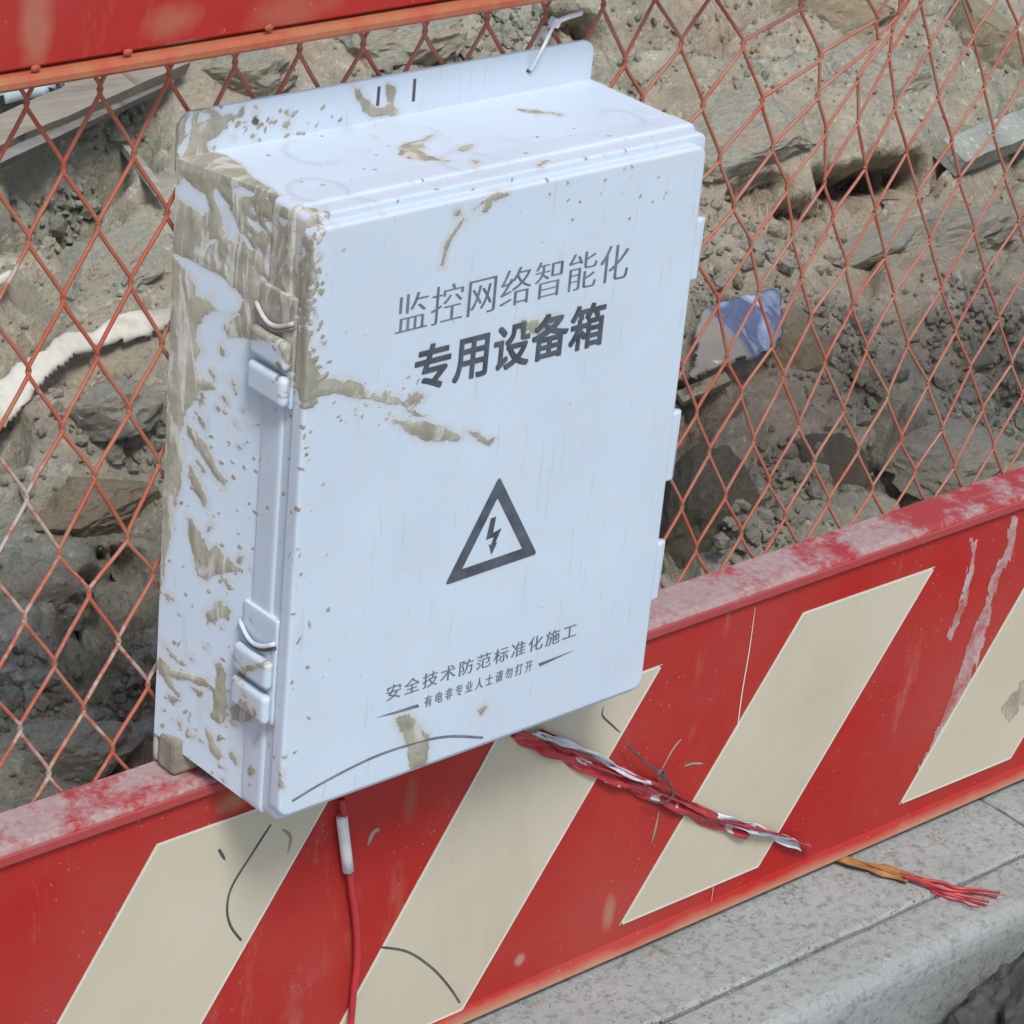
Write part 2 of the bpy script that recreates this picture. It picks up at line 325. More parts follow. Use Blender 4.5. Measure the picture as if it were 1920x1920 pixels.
# ---------------------------------------------------------------- ground beyond the fence
SL, Z00 = .42, -.62
def base_h(x, y): return Z00+SL*y+.03*np.sin(x*2.1)
def terr_px(px, py):
    P = atp(px, py, (0, 0, Z00), np.array([0, -SL, 1])/math.hypot(SL, 1)); return P
GLOB = {}
def ground_at(x, y):
    GX, GY, GZ = GLOB['GX'], GLOB['GY'], GLOB['GZ']
    i = int(np.clip(np.searchsorted(GX, x), 1, len(GX)-1)); j = int(np.clip(np.searchsorted(GY, y), 1, len(GY)-1))
    return GZ[j, i]
def on_ground(px, py):
    "march the sight line until it meets the bank"
    d = ray(px, py); t0 = (.03-CAM[1])/d[1]; t = t0
    while t < t0+4:
        P = CAM+d*t
        if P[2] <= ground_at(P[0], P[1]): return P
        t += .004
    return CAM+d*t
def build_ground():
    nx, ny = 860, 560
    xs = np.linspace(-.95, 3.3, nx); ys = np.linspace(.02, 2.75, ny)
    X, Y = np.meshgrid(xs, ys)
    wx = X+.10*fbm(X*2.2, Y*2.2, 3, 4); wy = Y+.10*fbm(X*2.2+9, Y*2.2, 5, 4)
    # layers of slumped clay running along the barrier
    F1, F2, ID = worley(wx*1.7+wy*.5, wy*3.6, 2); e = np.clip((F2-F1)*2.6, 0, 1)
    Z = base_h(X, Y)+.10*(ID-.4)*e**.6+.045*np.sqrt(e)
    F1, F2, ID = worley(wx*5.5+3, wy*9, 8); e = np.clip((F2-F1)*3, 0, 1); msk = np.clip(fbm(X*1.8, Y*1.8, 21, 3)*2+.45, .15, 1)
    Z += msk*(.038*(ID-.35)*e**.5+.014*np.sqrt(e))
    F1, F2, ID = worley(wx*17, wy*21, 12); e = np.clip((F2-F1)*3, 0, 1); rub = np.clip(fbm(X*2.4+4, Y*2.4, 33, 3)*3+.5, 0, 1)
    Z += rub*(.020*(ID-.2)*e**.6)
    F1, F2, ID = worley(wx*42, wy*48, 14); e = np.clip((F2-F1)*3, 0, 1)
    Z += (rub*.8+.15)*(.008*(ID)*e**.6)
    Z += .030*fbm(X*4, Y*5, 40, 6, .55)+.008*fbm(X*28, Y*30, 50, 4, .6)
    GLOB.update(GX=xs, GY=ys, GZ=Z.copy())
    # cracks and hollows that the photograph shows as black gaps
    for pts, wd, dp in CRACKS:
        P = [on_ground(*q) for q in pts]
        dist = np.full(X.shape, 9.)
        for a, b in zip(P[:-1], P[1:]):
            ex, ey = b[0]-a[0], b[1]-a[1]; t = np.clip(((X-a[0])*ex+(Y-a[1])*ey)/(ex*ex+ey*ey+1e-12), 0, 1)
            dist = np.minimum(dist, np.hypot(X-a[0]-t*ex, Y-a[1]-t*ey))
        dist = dist*(1+.6*fbm(X*20, Y*20, 70, 3))
        Z -= dp*np.exp(-(dist/wd)**2)
    # shallow roll of the bank towards the fence foot
    XX, YY, ZZ = X.copy(), Y.copy(), Z.copy()
    for pts, wd, dp in CAVES:
        P = [on_ground(*q) for q in pts]; dist = np.full(X.shape, 9.)
        for a, b in zip(P[:-1], P[1:]):
            e = b-a; t = np.clip(((XX-a[0])*e[0]+(YY-a[1])*e[1]*.3+(ZZ-a[2])*e[2])/(e[0]**2+.3*e[1]**2+e[2]**2+1e-12), 0, 1)
            dist = np.minimum(dist, np.sqrt((XX-a[0]-t*e[0])**2+(.35*(YY-a[1]-t*e[1]))**2+(ZZ-a[2]-t*e[2])**2))
        dist = dist*(1+.5*fbm(X*26, Y*26, 71, 3)); k = np.clip(1.35*np.exp(-(dist/wd)**2), 0, 1)*dp
        X = X+.42*k; Y = Y+.80*k; Z = Z-.42*k
    V = np.stack([X.ravel(), Y.ravel(), Z.ravel()], 1)
    i = np.arange(nx*ny).reshape(ny, nx)
    Q = np.stack([i[:-1, :-1].ravel(), i[:-1, 1:].ravel(), i[1:, 1:].ravel(), i[1:, :-1].ravel()], 1)
    me = bpy.data.meshes.new("ground_bank"); me.vertices.add(len(V)); me.vertices.foreach_set('co', V.ravel())
    me.loops.add(Q.size); me.loops.foreach_set('vertex_index', Q.ravel().astype(np.int32))
    me.polygons.add(len(Q)); me.polygons.foreach_set('loop_start', (np.arange(len(Q))*4).astype(np.int32))
    me.update(calc_edges=True); me.materials.append(M_SOIL)
    o = bpy.data.objects.new("excavated_ground", me); link(o); o['kind'] = 'structure'
    return xs, ys, ZZ
CAVES = [([(1570, 352), (1640, 350), (1725, 328)], .017, .22), ([(1440, 394), (1500, 404), (1560, 400)], .009, .08), ([(1690, 780), (1690, 860), (1695, 930)], .018, .22), ([(1262, 752), (1330, 745)], .012, .12), ([(0, 838), (30, 812)], .010, .05), ([(190, 1190), (280, 1110)], .017, .2), ([(1050, 58), (1120, 62)], .014, .12), ([(1390, 375), (1460, 345)], .008, .07), ([(1300, 870), (1290, 1060)], .02, .2)]
CRACKS = [([(1575, 350), (1640, 345), (1720, 325), (1800, 300)], .012, .05), ([(1440, 392), (1500, 402), (1560, 398)], .011, .03),
          ([(1630, 680), (1680, 760), (1690, 860), (1700, 920)], .026, .10), ([(1880, 660), (1915, 750)], .03, .10),
          ([(1260, 755), (1300, 760), (1360, 745)], .016, .25), ([(0, 610), (25, 825)], .01, .03), ([(0, 835), (30, 812)], .015, .09),
          ([(150, 1200), (190, 1150), (280, 1100)], .03, .12), ([(190, 1240), (280, 1260)], .03, .08),
          ([(60, 330), (150, 300), (260, 235)], .03, .16), ([(20, 420), (90, 400), (150, 340)], .03, .12), ([(0, 235), (60, 240)], .03, .10),
          ([(1040, 55), (1110, 62)], .02, .10), ([(1300, 820), (1290, 1080)], .03, .08), ([(1310, 90), (1360, 95)], .01, .03),
          ([(1860, 240), (1900, 200)], .012, .04), ([(1400, 360), (1460, 340)], .012, .05)]
_g = build_ground(); GLOB.update(GX=_g[0], GY=_g[1], GZ=_g[2])
# wide plain ground beyond the modelled bank
xs = np.linspace(-14, 18, 65); ys = np.linspace(2.7, 30, 50); X, Y = np.meshgrid(xs, ys)
Z = np.minimum(Z00+SL*Y, .62+.02*Y)+.10*fbm(X*.8, Y*.8, 5, 5)-.05
i = np.arange(X.size).reshape(X.shape)
o = mk("far_ground", np.stack([X.ravel(), Y.ravel(), Z.ravel()], 1), np.stack([i[:-1, :-1].ravel(), i[:-1, 1:].ravel(), i[1:, 1:].ravel(), i[1:, :-1].ravel()], 1).tolist(), M_SOIL, smooth=True); o['kind'] = 'structure'
for nm, xa, xb in (("side_ground", -14, -.94), ("side_ground", 3.29, 18)):
    xs = np.linspace(xa, xb, 40); ys = np.linspace(.02, 2.75, 20); X, Y = np.meshgrid(xs, ys); Z = base_h(X, Y)+.05*fbm(X*2, Y*2, 6, 5)
    i = np.arange(X.size).reshape(X.shape)
    o = mk(nm, np.stack([X.ravel(), Y.ravel(), Z.ravel()], 1), np.stack([i[:-1, :-1].ravel(), i[:-1, 1:].ravel(), i[1:, 1:].ravel(), i[1:, :-1].ravel()], 1).tolist(), M_SOIL, smooth=True); o['kind'] = 'structure'

# ---- clods and stones one can pick out
def rock_mesh(name, seed, sub=4, rough=.35, facet=.5, m=None, flat=False):
    bm = bmesh.new(); bmesh.ops.create_icosphere(bm, subdivisions=sub, radius=1)
    off = Vector((seed*3.7, seed*1.3, seed*.7)); rnd = random.Random(seed)
    planes = [(Vector((rnd.uniform(-1, 1), rnd.uniform(-1, 1), rnd.uniform(-1, 1))).normalized(), rnd.uniform(.52, .86)) for _ in range(11)]
    for v in bm.verts:
        p = v.co.copy(); k = 1+rough*mnoise.fractal(p*1.1+off, 1, 2, 4)
        q = p*k
        for n, dd in planes:
            s = q.dot(n)-dd
            if s > 0: q -= n*s*facet*1.7 if facet < .55 else n*s*.95
        q += p*(.05*mnoise.fractal(p*5+off, .9, 2.1, 4)+.018*mnoise.fractal(p*16+off, .8, 2.1, 3))
        v.co = q
    me = bpy.data.meshes.new(name); bm.to_mesh(me); bm.free(); me.materials.append(m)
    me.polygons.foreach_set('use_smooth', [True]*len(me.polygons)); me.set_sharp_from_angle(angle=R(24))
    return me
PXM = F*1000
def rock(name, px, py, wpx, hpx, depth, rotdeg, seed, m, label, cat, group=None, sink=.25, facet=.5):
    P = on_ground(px, py); dist = np.linalg.norm(P-CAM); s = dist/PXM
    me = rock_mesh(name, seed, 5 if wpx > 120 else 4, .35, facet, m)
    o = bpy.data.objects.new(name, me); link(o)
    rx, rz = wpx*s/2, hpx*s/2
    # long axis lies along the bank, tilted as in the photograph
    yaw = EUL[2]
    o.scale = (rx*1.12, rx*depth, rz*1.15)
    o.rotation_euler = (R(-8), R(-rotdeg), yaw+R(8))
    o.location = P+np.array([0, rx*depth*.30, -rz*sink])
    return tag(o, label, cat, group)
G1 = "clay clods lying on the excavated bank"
rock("clay_clod", 1400, 260, 380, 180, .6, 12, 3, M_CLOD, "large smooth grey-green clay clod just right of the box top", "clod", G1)
rock("clay_clod", 1630, 150, 320, 150, .5, 10, 5, M_CLOD, "large rounded clay clod behind the pinched mesh at upper right", "clod", G1)
rock("clay_clod", 1560, 30, 260, 130, .8, 10, 25, M_CLODB, "clay clod at the top edge above the pinched mesh", "clod", G1)
rock("clay_clod", 1850, 70, 180, 190, .8, 18, 9, M_CLODB, "brownish clay clod in the top right corner", "clod", G1)
rock("clay_clod", 1620, 470, 330, 90, .5, 13, 12, M_CLOD, "flat grey clay slab under the black gap on the right", "clod", G1)
rock("clay_clod", 1490, 660, 190, 190, .8, 5, 15, M_CLODB, "brown crumbly clay clod right of the printed bag", "clod", G1)
rock("clay_clod", 1345, 930, 200, 240, .7, 8, 17, M_CLODD, "dark damp clod beside the lower right edge of the box", "clod", G1)
rock("clay_clod", 1550, 870, 170, 150, .7, -20, 19, M_CLODD, "dark crumbly clod left of the deep hollow", "clod", G1)
rock("stone", 1800, 850, 250, 130, .8, 10, 22, M_CLOD, "grey rock standing right of the deep hollow above the ledge", "rock")
rock("stone", 1830, 670, 90, 80, .8, 10, 23, M_CLODP, "small pale stone among rubble at the right edge", "rock")
rock("clay_clod", 200, 520, 270, 130, .8, 32, 31, M_CLOD, "long grey clay clod above the white plaster strip", "clod", G1)
rock("clay_clod", 215, 770, 250, 130, .8, 35, 33, M_CLOD, "smooth dark grey clod just below the white plaster strip", "clod", G1)
rock("clay_clod", 175, 960, 270, 150, .8, 22, 35, M_CLODB, "brown sandy clod left of the box at mid height", "clod", G1)
rock("clay_clod", 70, 1110, 240, 170, .8, 20, 37, M_CLOD, "rounded grey clod at the left edge below the brown one", "clod", G1)
rock("stone", 150, 1420, 250, 130, .9, 18, 39, M_CLOD, "flat blue-grey stone just above the ledge at lower left", "rock", facet=.6)
rock("stone", 245, 1330, 70, 50, .9, 5, 41, M_CLODP, "small grey stone near the lower left corner of the box", "rock")
rock("clay_clod", 750, 70, 260, 120, .8, 12, 43, M_CLOD, "clay clod showing in the gap above the box", "clod", G1)
rock("clay_clod", 480, 140, 200, 90, .8, 15, 45, M_CLOD, "grey clod between upper panel and the muddy box corner", "clod", G1)
rock("clay_clod", 1800, 440, 260, 110, .8, 18, 47, M_CLOD, "grey clay slab at the right edge below the pale ledge", "clod", G1)
rock("clay_clod", 40, 560, 110, 150, .8, 30, 49, M_CLOD, "grey clod at the left edge above the white strip", "clod", G1)

# ---- loose gravel, pebbles and crumbs
HOLLOW = []
for pts, wd, dp in CAVES:
    for a_, b_ in zip(pts[:-1], pts[1:]):
        for q in np.linspace(0, 1, 6): P = on_ground(a_[0]+(b_[0]-a_[0])*q, a_[1]+(b_[1]-a_[1])*q); HOLLOW.append((P[0], P[1], wd*1.9))
def gravel():
    rng = np.random.default_rng(4)
    ico = np.array([(0, 1, 1.618), (0, -1, 1.618), (0, 1, -1.618), (0, -1, -1.618), (1, 1.618, 0), (-1, 1.618, 0), (1, -1.618, 0), (-1, -1.618, 0), (1.618, 0, 1), (-1.618, 0, 1), (1.618, 0, -1), (-1.618, 0, -1)])/1.9
    T = np.array([(0, 1, 8), (0, 9, 1), (0, 8, 4), (0, 4, 5), (0, 5, 9), (1, 6, 8), (1, 9, 7), (1, 7, 6), (8, 6, 10), (8, 10, 4), (9, 5, 11), (9, 11, 7), (2, 4, 10), (2, 5, 4), (2, 11, 5), (2, 10, 3), (3, 10, 6), (3, 6, 7), (3, 7, 11), (2, 3, 11)])
    Vs = []; Fs = []; n = 0
    def put(x, y, r):
        nonlocal n
        if any(math.hypot(x-c[0], y-c[1]) < c[2] for c in HOLLOW): return
        z = ground_at(x, y); M = Matrix.Rotation(rng.uniform(0, 6), 3, Vector(rng.normal(size=3)))
        V = (ico*(1+rng.uniform(-.28, .28, (12, 1)))*rng.uniform(.55, 1.2, 3)*r) @ np.array(M)
        Vs.append(V+np.array([x, y, z+r*.15])); Fs.append(T+n); n += 12
    for _ in range(15000):
        x, y = rng.uniform(-.7, 2.4), rng.uniform(.03, 2.5); 
        if vnoise(np.array([x*3.]), np.array([y*3.]), 77)[0] < .42: continue
        put(x, y, rng.choice([.002, .0035, .0055, .010], p=[.4, .38, .18, .04])*rng.uniform(.7, 1.3))
    zones = [(1500, 620, 130, 60, 160), (1600, 720, 90, 120, 200), (1830, 620, 100, 110, 230), (1850, 760, 80, 60, 120), (1500, 900, 90, 60, 160), (1450, 470, 120, 50, 120),
             (210, 800, 80, 60, 150), (240, 1280, 60, 60, 120), (60, 1300, 70, 60, 90), (200, 240, 80, 40, 80), (900, 60, 160, 60, 140), (1330, 400, 60, 60, 80), (1880, 980, 60, 50, 60), (120, 430, 90, 50, 90), (1340, 560, 60, 40, 60), (1000, 70, 60, 40, 60), (1400, 1000, 90, 60, 90)]
    for cx, cy, sx, sy, k in zones:
        for _ in range(k):
            P = on_ground(cx+rng.normal()*sx*.6, cy+rng.normal()*sy*.6); put(P[0], P[1], rng.choice([.003, .005, .009, .015], p=[.42, .34, .19, .05])*rng.uniform(.7, 1.25))
    o = mk("gravel", np.concatenate(Vs), np.concatenate(Fs).tolist(), M_PEB)
    tag(o, "loose grey pebbles and soil crumbs strewn over the excavated bank", "gravel", kind="stuff")
gravel()

# ---- boards, plaster strip, sheet and bag on the bank
def board(name, p0, p1, wpx, thick, m, label, cat, lift=.02, warp=0):
    A = on_ground(*p0); B = on_ground(*p1)
    dist = np.linalg.norm(A-CAM); wd = wpx*dist/PXM
    A = A+np.array([0, 0, lift]); B = B+np.array([0, 0, lift])
    ax = (B-A); L = np.linalg.norm(ax); ax /= L
    up = np.array([0, -.45, .89]); up -= ax*up.dot(ax); up /= np.linalg.norm(up); si = np.cross(up, ax)
    bm = bmesh.new(); bmesh.ops.create_cube(bm, size=1)
    bmesh.ops.subdivide_edges(bm, edges=[e for e in bm.edges if abs((e.verts[0].co-e.verts[1].co).x) > .5], cuts=24)
    bmesh.ops.bevel(bm, geom=[e for e in bm.edges if len(e.link_faces) == 2 and e.calc_face_angle(0) > 1], offset=.04, segments=1)
    M = MB()
    for v in bm.verts:
        c = v.co; j = mnoise.noise(Vector((c.x*9, c.y*3, c.z*3)))*.06
        P = A+ax*(c.x+.5)*L+si*((c.y+j*.5)*wd)+up*(c.z+j)*thick+up*warp*math.sin((c.x+.5)*3.1)
        M.V.append(tuple(P))
    bm.verts.index_update(); M.F = [[v.index for v in f.verts] for f in bm.faces]; bm.free()
    return tag(M.build(name, m, loc=tuple(A)), label, cat)
board("wooden_board", (-60, 330), (330, 158), 62, .022, M_WOOD, "wide weathered wooden board lying beneath the pale blue sheet", "board", .035)
board("wooden_batten", (-60, 395), (315, 215), 22, .012, M_WOODD, "narrow grey wooden batten lying just below the wide board", "batten", .045)
board("wooden_stick", (236, 318), (300, 405), 20, .008, M_PALEWOOD, "short pale stick leaning below the narrow batten", "stick", .03)
board("stone_slab", (1775, 320), (1990, 235), 62, .03, M_CLODP, "pale flat stone slab at the right edge above the black gap", "slab", .02)
board("stone_slab", (1270, 775), (1360, 735), 26, .012, M_CLODB, "small brown board end under the printed plastic bag", "slab", .02)

def ribbon_patch(name, poly, m, label, cat, lift=.015, thick=.014, amp=.012, seed=1, step=.008):
    "a lumpy sheet lying on the bank inside a traced outline"
    P = np.array([on_ground(*q) for q in poly]); C0 = P.mean(0)
    n = np.array([0, -SL, 1]); n /= np.linalg.norm(n); ex = np.array([1, 0, 0]); ey = np.cross(n, ex)
    # flatten onto one plane seen along the sight lines
    Q = np.array([atp(q[0], q[1], C0, n) for q in poly]); uv = np.stack([(Q-C0) @ ex, (Q-C0) @ ey], 1)
    us = np.arange(uv[:, 0].min()-step, uv[:, 0].max()+step, step); vs = np.arange(uv[:, 1].min()-step, uv[:, 1].max()+step, step)
    U, Vv = np.meshgrid(us, vs); sd = sdist(U, Vv, uv)+.009*fbm(U*22, Vv*22, seed, 2)
    hgt = lift+thick*np.sqrt(np.clip(sd/.02, 0, 1))+amp*fbm(U*22, Vv*22, seed+3, 5)
    idx = -np.ones(U.shape, int); keep = sd > -step*.7; idx[keep] = np.arange(keep.sum())
    hgt = np.where(sd < 0, hgt-.003, hgt)
    pts = C0+U[keep][:, None]*ex+Vv[keep][:, None]*ey+hgt[keep][:, None]*n
    for q_ in pts: q_[2] = max(q_[2], ground_at(q_[0], q_[1])+.004)
    Fc = [[idx[j, i], idx[j, i+1], idx[j+1, i+1], idx[j+1, i]] for j in range(U.shape[0]-1) for i in range(U.shape[1]-1) if min(idx[j, i], idx[j, i+1], idx[j+1, i+1], idx[j+1, i]) >= 0]
    o = mk(name, pts, Fc, m, loc=tuple(C0), smooth=True); sm = o.modifiers.new("thickness", 'SOLIDIFY'); sm.thickness = .004 if 'plaster' in name else .0015
    return tag(o, label, cat), C0, n
ribbon_patch("plaster_strip", [(-40, 790), (0, 745), (40, 700), (100, 672), (150, 650), (210, 622), (260, 610), (330, 604), (330, 640), (250, 668), (190, 680), (140, 700), (95, 735), (50, 770), (20, 815), (-40, 850)], M_WHITECLOTH,
             "dirty white strip of plaster curving across the bank at left", "plaster", .030, .006, .004, 4, .004)
ribbon_patch("plastic_sheet", [(-60, 150), (60, 160), (110, 165), (112, 200), (70, 222), (20, 232), (-60, 236)], M_BLUESHEET, "pale blue plastic sheet under the upper panel at the left edge", "sheet", .04, .01, .006, 9)
ribbon_patch("plaster_flake", [(-30, 566), (2, 552), (14, 555), (4, 574), (-30, 590)], M_WHITECLOTH, "small white plaster flake at the left edge under the mesh", "plaster", .04, .01, .004, 12, .005)
def bag_mat():
    m = Mat("printed_plastic_film", .18, .5)
    a = m.noise(9, 4, .6, m.mapping((1.6, 1, 1), (0, 0, .7)), .8)
    c = m.ramp(a, [(.34, (.44, .50, .60, 1)), (.45, (.17, .19, .30, 1)), (.52, (.13, .14, .22, 1)), (.58, (.30, .35, .47, 1)), (.68, (.52, .57, .66, 1))])
    x = m.sep()[0]; c = m.mix(m.ramp(m.math('ADD', x, m.math('MULTIPLY', m.noise(12, 3), .04)), [(.0, 1.0), (.012, 0.0)]), c, (.37, .325, .255, 1))
    m.color(c); m.bump(m.noise(24, 5, .6), .8, .008); return m.m
ribbon_patch("plastic_bag", [(1284, 632), (1330, 612), (1435, 586), (1442, 640), (1440, 700), (1350, 728), (1275, 750), (1278, 690)], bag_mat(),
             "crumpled blue and white printed plastic bag lying right of the box", "bag", .045, .004, .010, 21, .004)

# ---------------------------------------------------------------- pavement, kerb and gutter
jy = at(1560, 1765, 'z', ZC)[1]                      # joint between slabs and kerb
ey_ = at(1680, 1820, 'z', ZC)[1]                     # front arris of the kerb
pav = tag(bpy.data.objects.new("pavement", None), None, None, None, 'structure'); link(pav)
cr = at(1885, 1522, 'z', ZC)[0]                      # cross joint seen at the right edge
def slab_mesh(xa, xb, ya, yb, zt, th, m, name, seed, front_r=0.0):
    nx = int((xb-xa)/.012)+2; ny = max(3, int((yb-ya)/.008)+2)
    xs = np.unique(np.r_[np.linspace(xa, xb, nx), xa+.002, xb-.002]); ys = np.unique(np.r_[np.linspace(ya, yb, ny), ya+.0015, ya+.004, yb-.0015, yb-.004]); nx = len(xs); ny = len(ys); X, Y = np.meshgrid(xs, ys)
    ed = np.minimum(np.minimum(X-xa, xb-X), np.minimum(Y-ya, yb-Y))
    Z = zt-.003*np.exp(-(ed/.0022)**2)*(1+.6*fbm(X*40, Y*40, seed, 3))+.0012*fbm(X*30, Y*30, seed+1, 4)
    if front_r: t = np.clip(1-(Y-ya)/front_r, 0, 1); Z -= front_r*(1-np.sqrt(np.clip(1-t*t, 0, 1)))
    V = np.stack([X.ravel(), Y.ravel(), Z.ravel()], 1); i = np.arange(nx*ny).reshape(ny, nx)
    Q = np.stack([i[:-1, :-1].ravel(), i[:-1, 1:].ravel(), i[1:, 1:].ravel(), i[1:, :-1].ravel()], 1).tolist()
    rim = list(i[0, :])+list(i[1:, -1])+list(i[-1, -2::-1])+list(i[-2:0:-1, 0]); n = len(V)
    lo = V[rim].copy(); lo[:, 2] = zt-th; V = np.concatenate([V, lo])
    Q += [[rim[k], n+k, n+(k+1) % len(rim), rim[(k+1) % len(rim)]] for k in range(len(rim))]
    return mk(name, V, Q, m, pav, smooth=False)
xe = [cr-1.2*k for k in range(3, 0, -1)]+[cr, cr+1.2]
for k in range(4):
    slab_mesh(xe[k]+.002, xe[k+1]-.002, jy+.002, .02, ZC, .10, M_CONC, "paving_slab", 3+k)
    slab_mesh(xe[k]-.85+.002, xe[k+1]-.85-.002, ey_, jy-.002, ZC-.001, .20, M_KERB if False else M_CONC, "kerb_stone", 13+k, .022)
# sloping smooth gutter face below the kerb arris and the low ground in front
V = []; prof = [(ey_+.004, ZC-.13), (ey_-.03, ZC-.150), (ey_-.10, ZC-.16), (ey_-.4, ZC-.165)]
xs = np.linspace(-2.6, 2.9, 60)
Pp = np.array([[x, y, z+.003*math.sin(x*9)] for x in xs for y, z in prof]); n = len(prof)
o = mk("gutter", Pp, [[a*n+b, (a+1)*n+b, (a+1)*n+b+1, a*n+b+1] for a in range(len(xs)-1) for b in range(n-1)], M_KERB, smooth=True); o['kind'] = 'structure'
o = mk("road", [(-14, -14, ZC-.17), (14, -14, ZC-.17), (14, ey_-.38, ZC-.17), (-14, ey_-.38, ZC-.17)], [[0, 1, 2, 3]], M_CONC); o['kind'] = 'structure'
for a, b in ((-14, -2.55), (2.85, 14)):
    o = mk("verge_ground", [(a, ey_-.4, ZC-.05), (b, ey_-.4, ZC-.05), (b, .05, ZC-.05), (a, .05, ZC-.05)], [[0, 1, 2, 3]], M_CONC); o['kind'] = 'structure'
def grit():
    rng = np.random.default_rng(8); Vs = []; Fs = []; n = 0
    tet = np.array([(1, 1, 1), (-1, -1, 1), (-1, 1, -1), (1, -1, -1)])*.7; octa = np.array([(1, 0, 0), (-1, 0, 0), (0, 1, 0), (0, -1, 0), (0, 0, 1), (0, 0, -1)])
    T = np.array([(0, 2, 4), (2, 1, 4), (1, 3, 4), (3, 0, 4), (2, 0, 5), (1, 2, 5), (3, 1, 5), (0, 3, 5)])
    for _ in range(2600):
        x = rng.uniform(-.3, 1.7); q = rng.random(); y = YP-.004-abs(rng.normal())*.018 if q < .55 else (jy+rng.normal()*.006 if q < .75 else rng.uniform(ey_+.02, YP-.01)); r = rng.choice([.0008, .0013, .0022], p=[.55, .35, .10])*rng.uniform(.7, 1.2)
        V = octa*rng.uniform(.6, 1.3, (6, 1))*r*np.array([1, 1, .7]); Vs.append(V+np.array([x, y, ZC+r*.3])); Fs.append(T+n); n += 6
    o = mk("grit", np.concatenate(Vs), np.concatenate(Fs).tolist(), M_MUDS)
    tag(o, "fine brown grit and crumbs strewn on the pavement along the barrier foot", "grit", kind="stuff")
grit()
# heap of dark debris at the lower right, in the gutter
M_DEBRIS = soil_mat('dark_debris', .55, -.8, 0)  # dark, cool soil tone for the heap
def pile():
    c = at(1915, 1885, 'z', ZC-.05)
    o = bpy.data.objects.new("debris_heap", rock_mesh("debris_heap", 61, 5, .5, .4, M_DEBRIS)); link(o); o.location = c+np.array([.01, -.02, -.05]); o.scale = (.16, .12, .12); o.rotation_euler = (0, 0, .5)
    tag(o, "dark clump of debris lying in the gutter at the lower right corner", "debris")
pile()

# ---------------------------------------------------------------- the barrier
bar = thing("construction_barrier", (0, 0, ZPB), "red steel site barrier with wire mesh, cream diagonal stripes and worn ledge", "barrier")
def extrude_profile(name, prof, m, parent, closed=True, smooth=False, n=80):
    xs = np.linspace(X0, X1, n); k = len(prof)
    V = [(x, y, z) for x in xs for y, z in prof]
    Fc = [[a*k+b, a*k+(b+1) % k, (a+1)*k+(b+1) % k, (a+1)*k+b] for a in range(n-1) for b in range(k if closed else k-1)]
    if closed: Fc += [list(range(k))[::-1], list(range((n-1)*k, n*k))]
    return mk(name, V, Fc, m, parent, smooth=smooth)
# upper panel: folded sheet with a rusty hem along the foot
extrude_profile("upper_panel", [(-.034, ZBM+.40), (-.034, ZBM+.0135), (-.031, ZBM+.011), (-.004, ZBM+.011), (-.004, ZBM+.40)], M_RED, bar)
hem = extrude_profile("panel_hem", [(-.033, ZBM+.0095), (-.0365, ZBM+.0085), (-.0395, ZBM+.005), (-.0395, ZBM+.001), (-.037, ZBM-.0015), (-.0055, ZBM-.0015), (-.0055, ZBM+.0095)], M_RUST, bar)
for px, py in ((67, 128), (505, 52), (240, 98)):
    P = at(px, py, 'y', -.037); M = MB(); bm = bmesh.new(); bmesh.ops.create_icosphere(bm, subdivisions=2, radius=.0032)
    M.bm(bm, Matrix.Translation(Vector(P)) @ Matrix.Diagonal((1.3, .35, .8, 1))); M.build("rivet", M_RUST, bar, smooth=True)
# ledge (top of the lower frame)
extrude_profile("ledge", [(0, ZL), (-.041, ZL-.0005), (-.0445, ZL-.0018), (YL, ZL-.005), (YL-.0002, ZL-.0135), (YL+.002, ZL-.0163), (-.0405, ZL-.0168), (-.0405, ZL-.030), (-.002, ZL-.030)], M_LEDGE, bar, n=200)
M_LIP = red_paint("red_lip_paint", (.38, .05, .05, 1))
extrude_profile("ledge_lip", [(YL-.0004, ZL-.006), (YL-.0016, ZL-.0075), (YL-.0016, ZL-.0145), (YL+.001, ZL-.0172), (YL+.0018, ZL-.0158), (YL+.0006, ZL-.0085)], M_LIP, bar)
# lower panel with a turned foot
extrude_profile("lower_panel", [(YP, ZL-.0178), (YP, ZPB+.017), (YP-.0035, ZPB+.010), (YP-.006, ZPB+.003), (YP-.004, ZPB), (-.008, ZPB), (-.008, ZL-.031), (YP+.003, ZL-.031), (YP+.003, ZL-.0178)], M_REDLOW, bar)
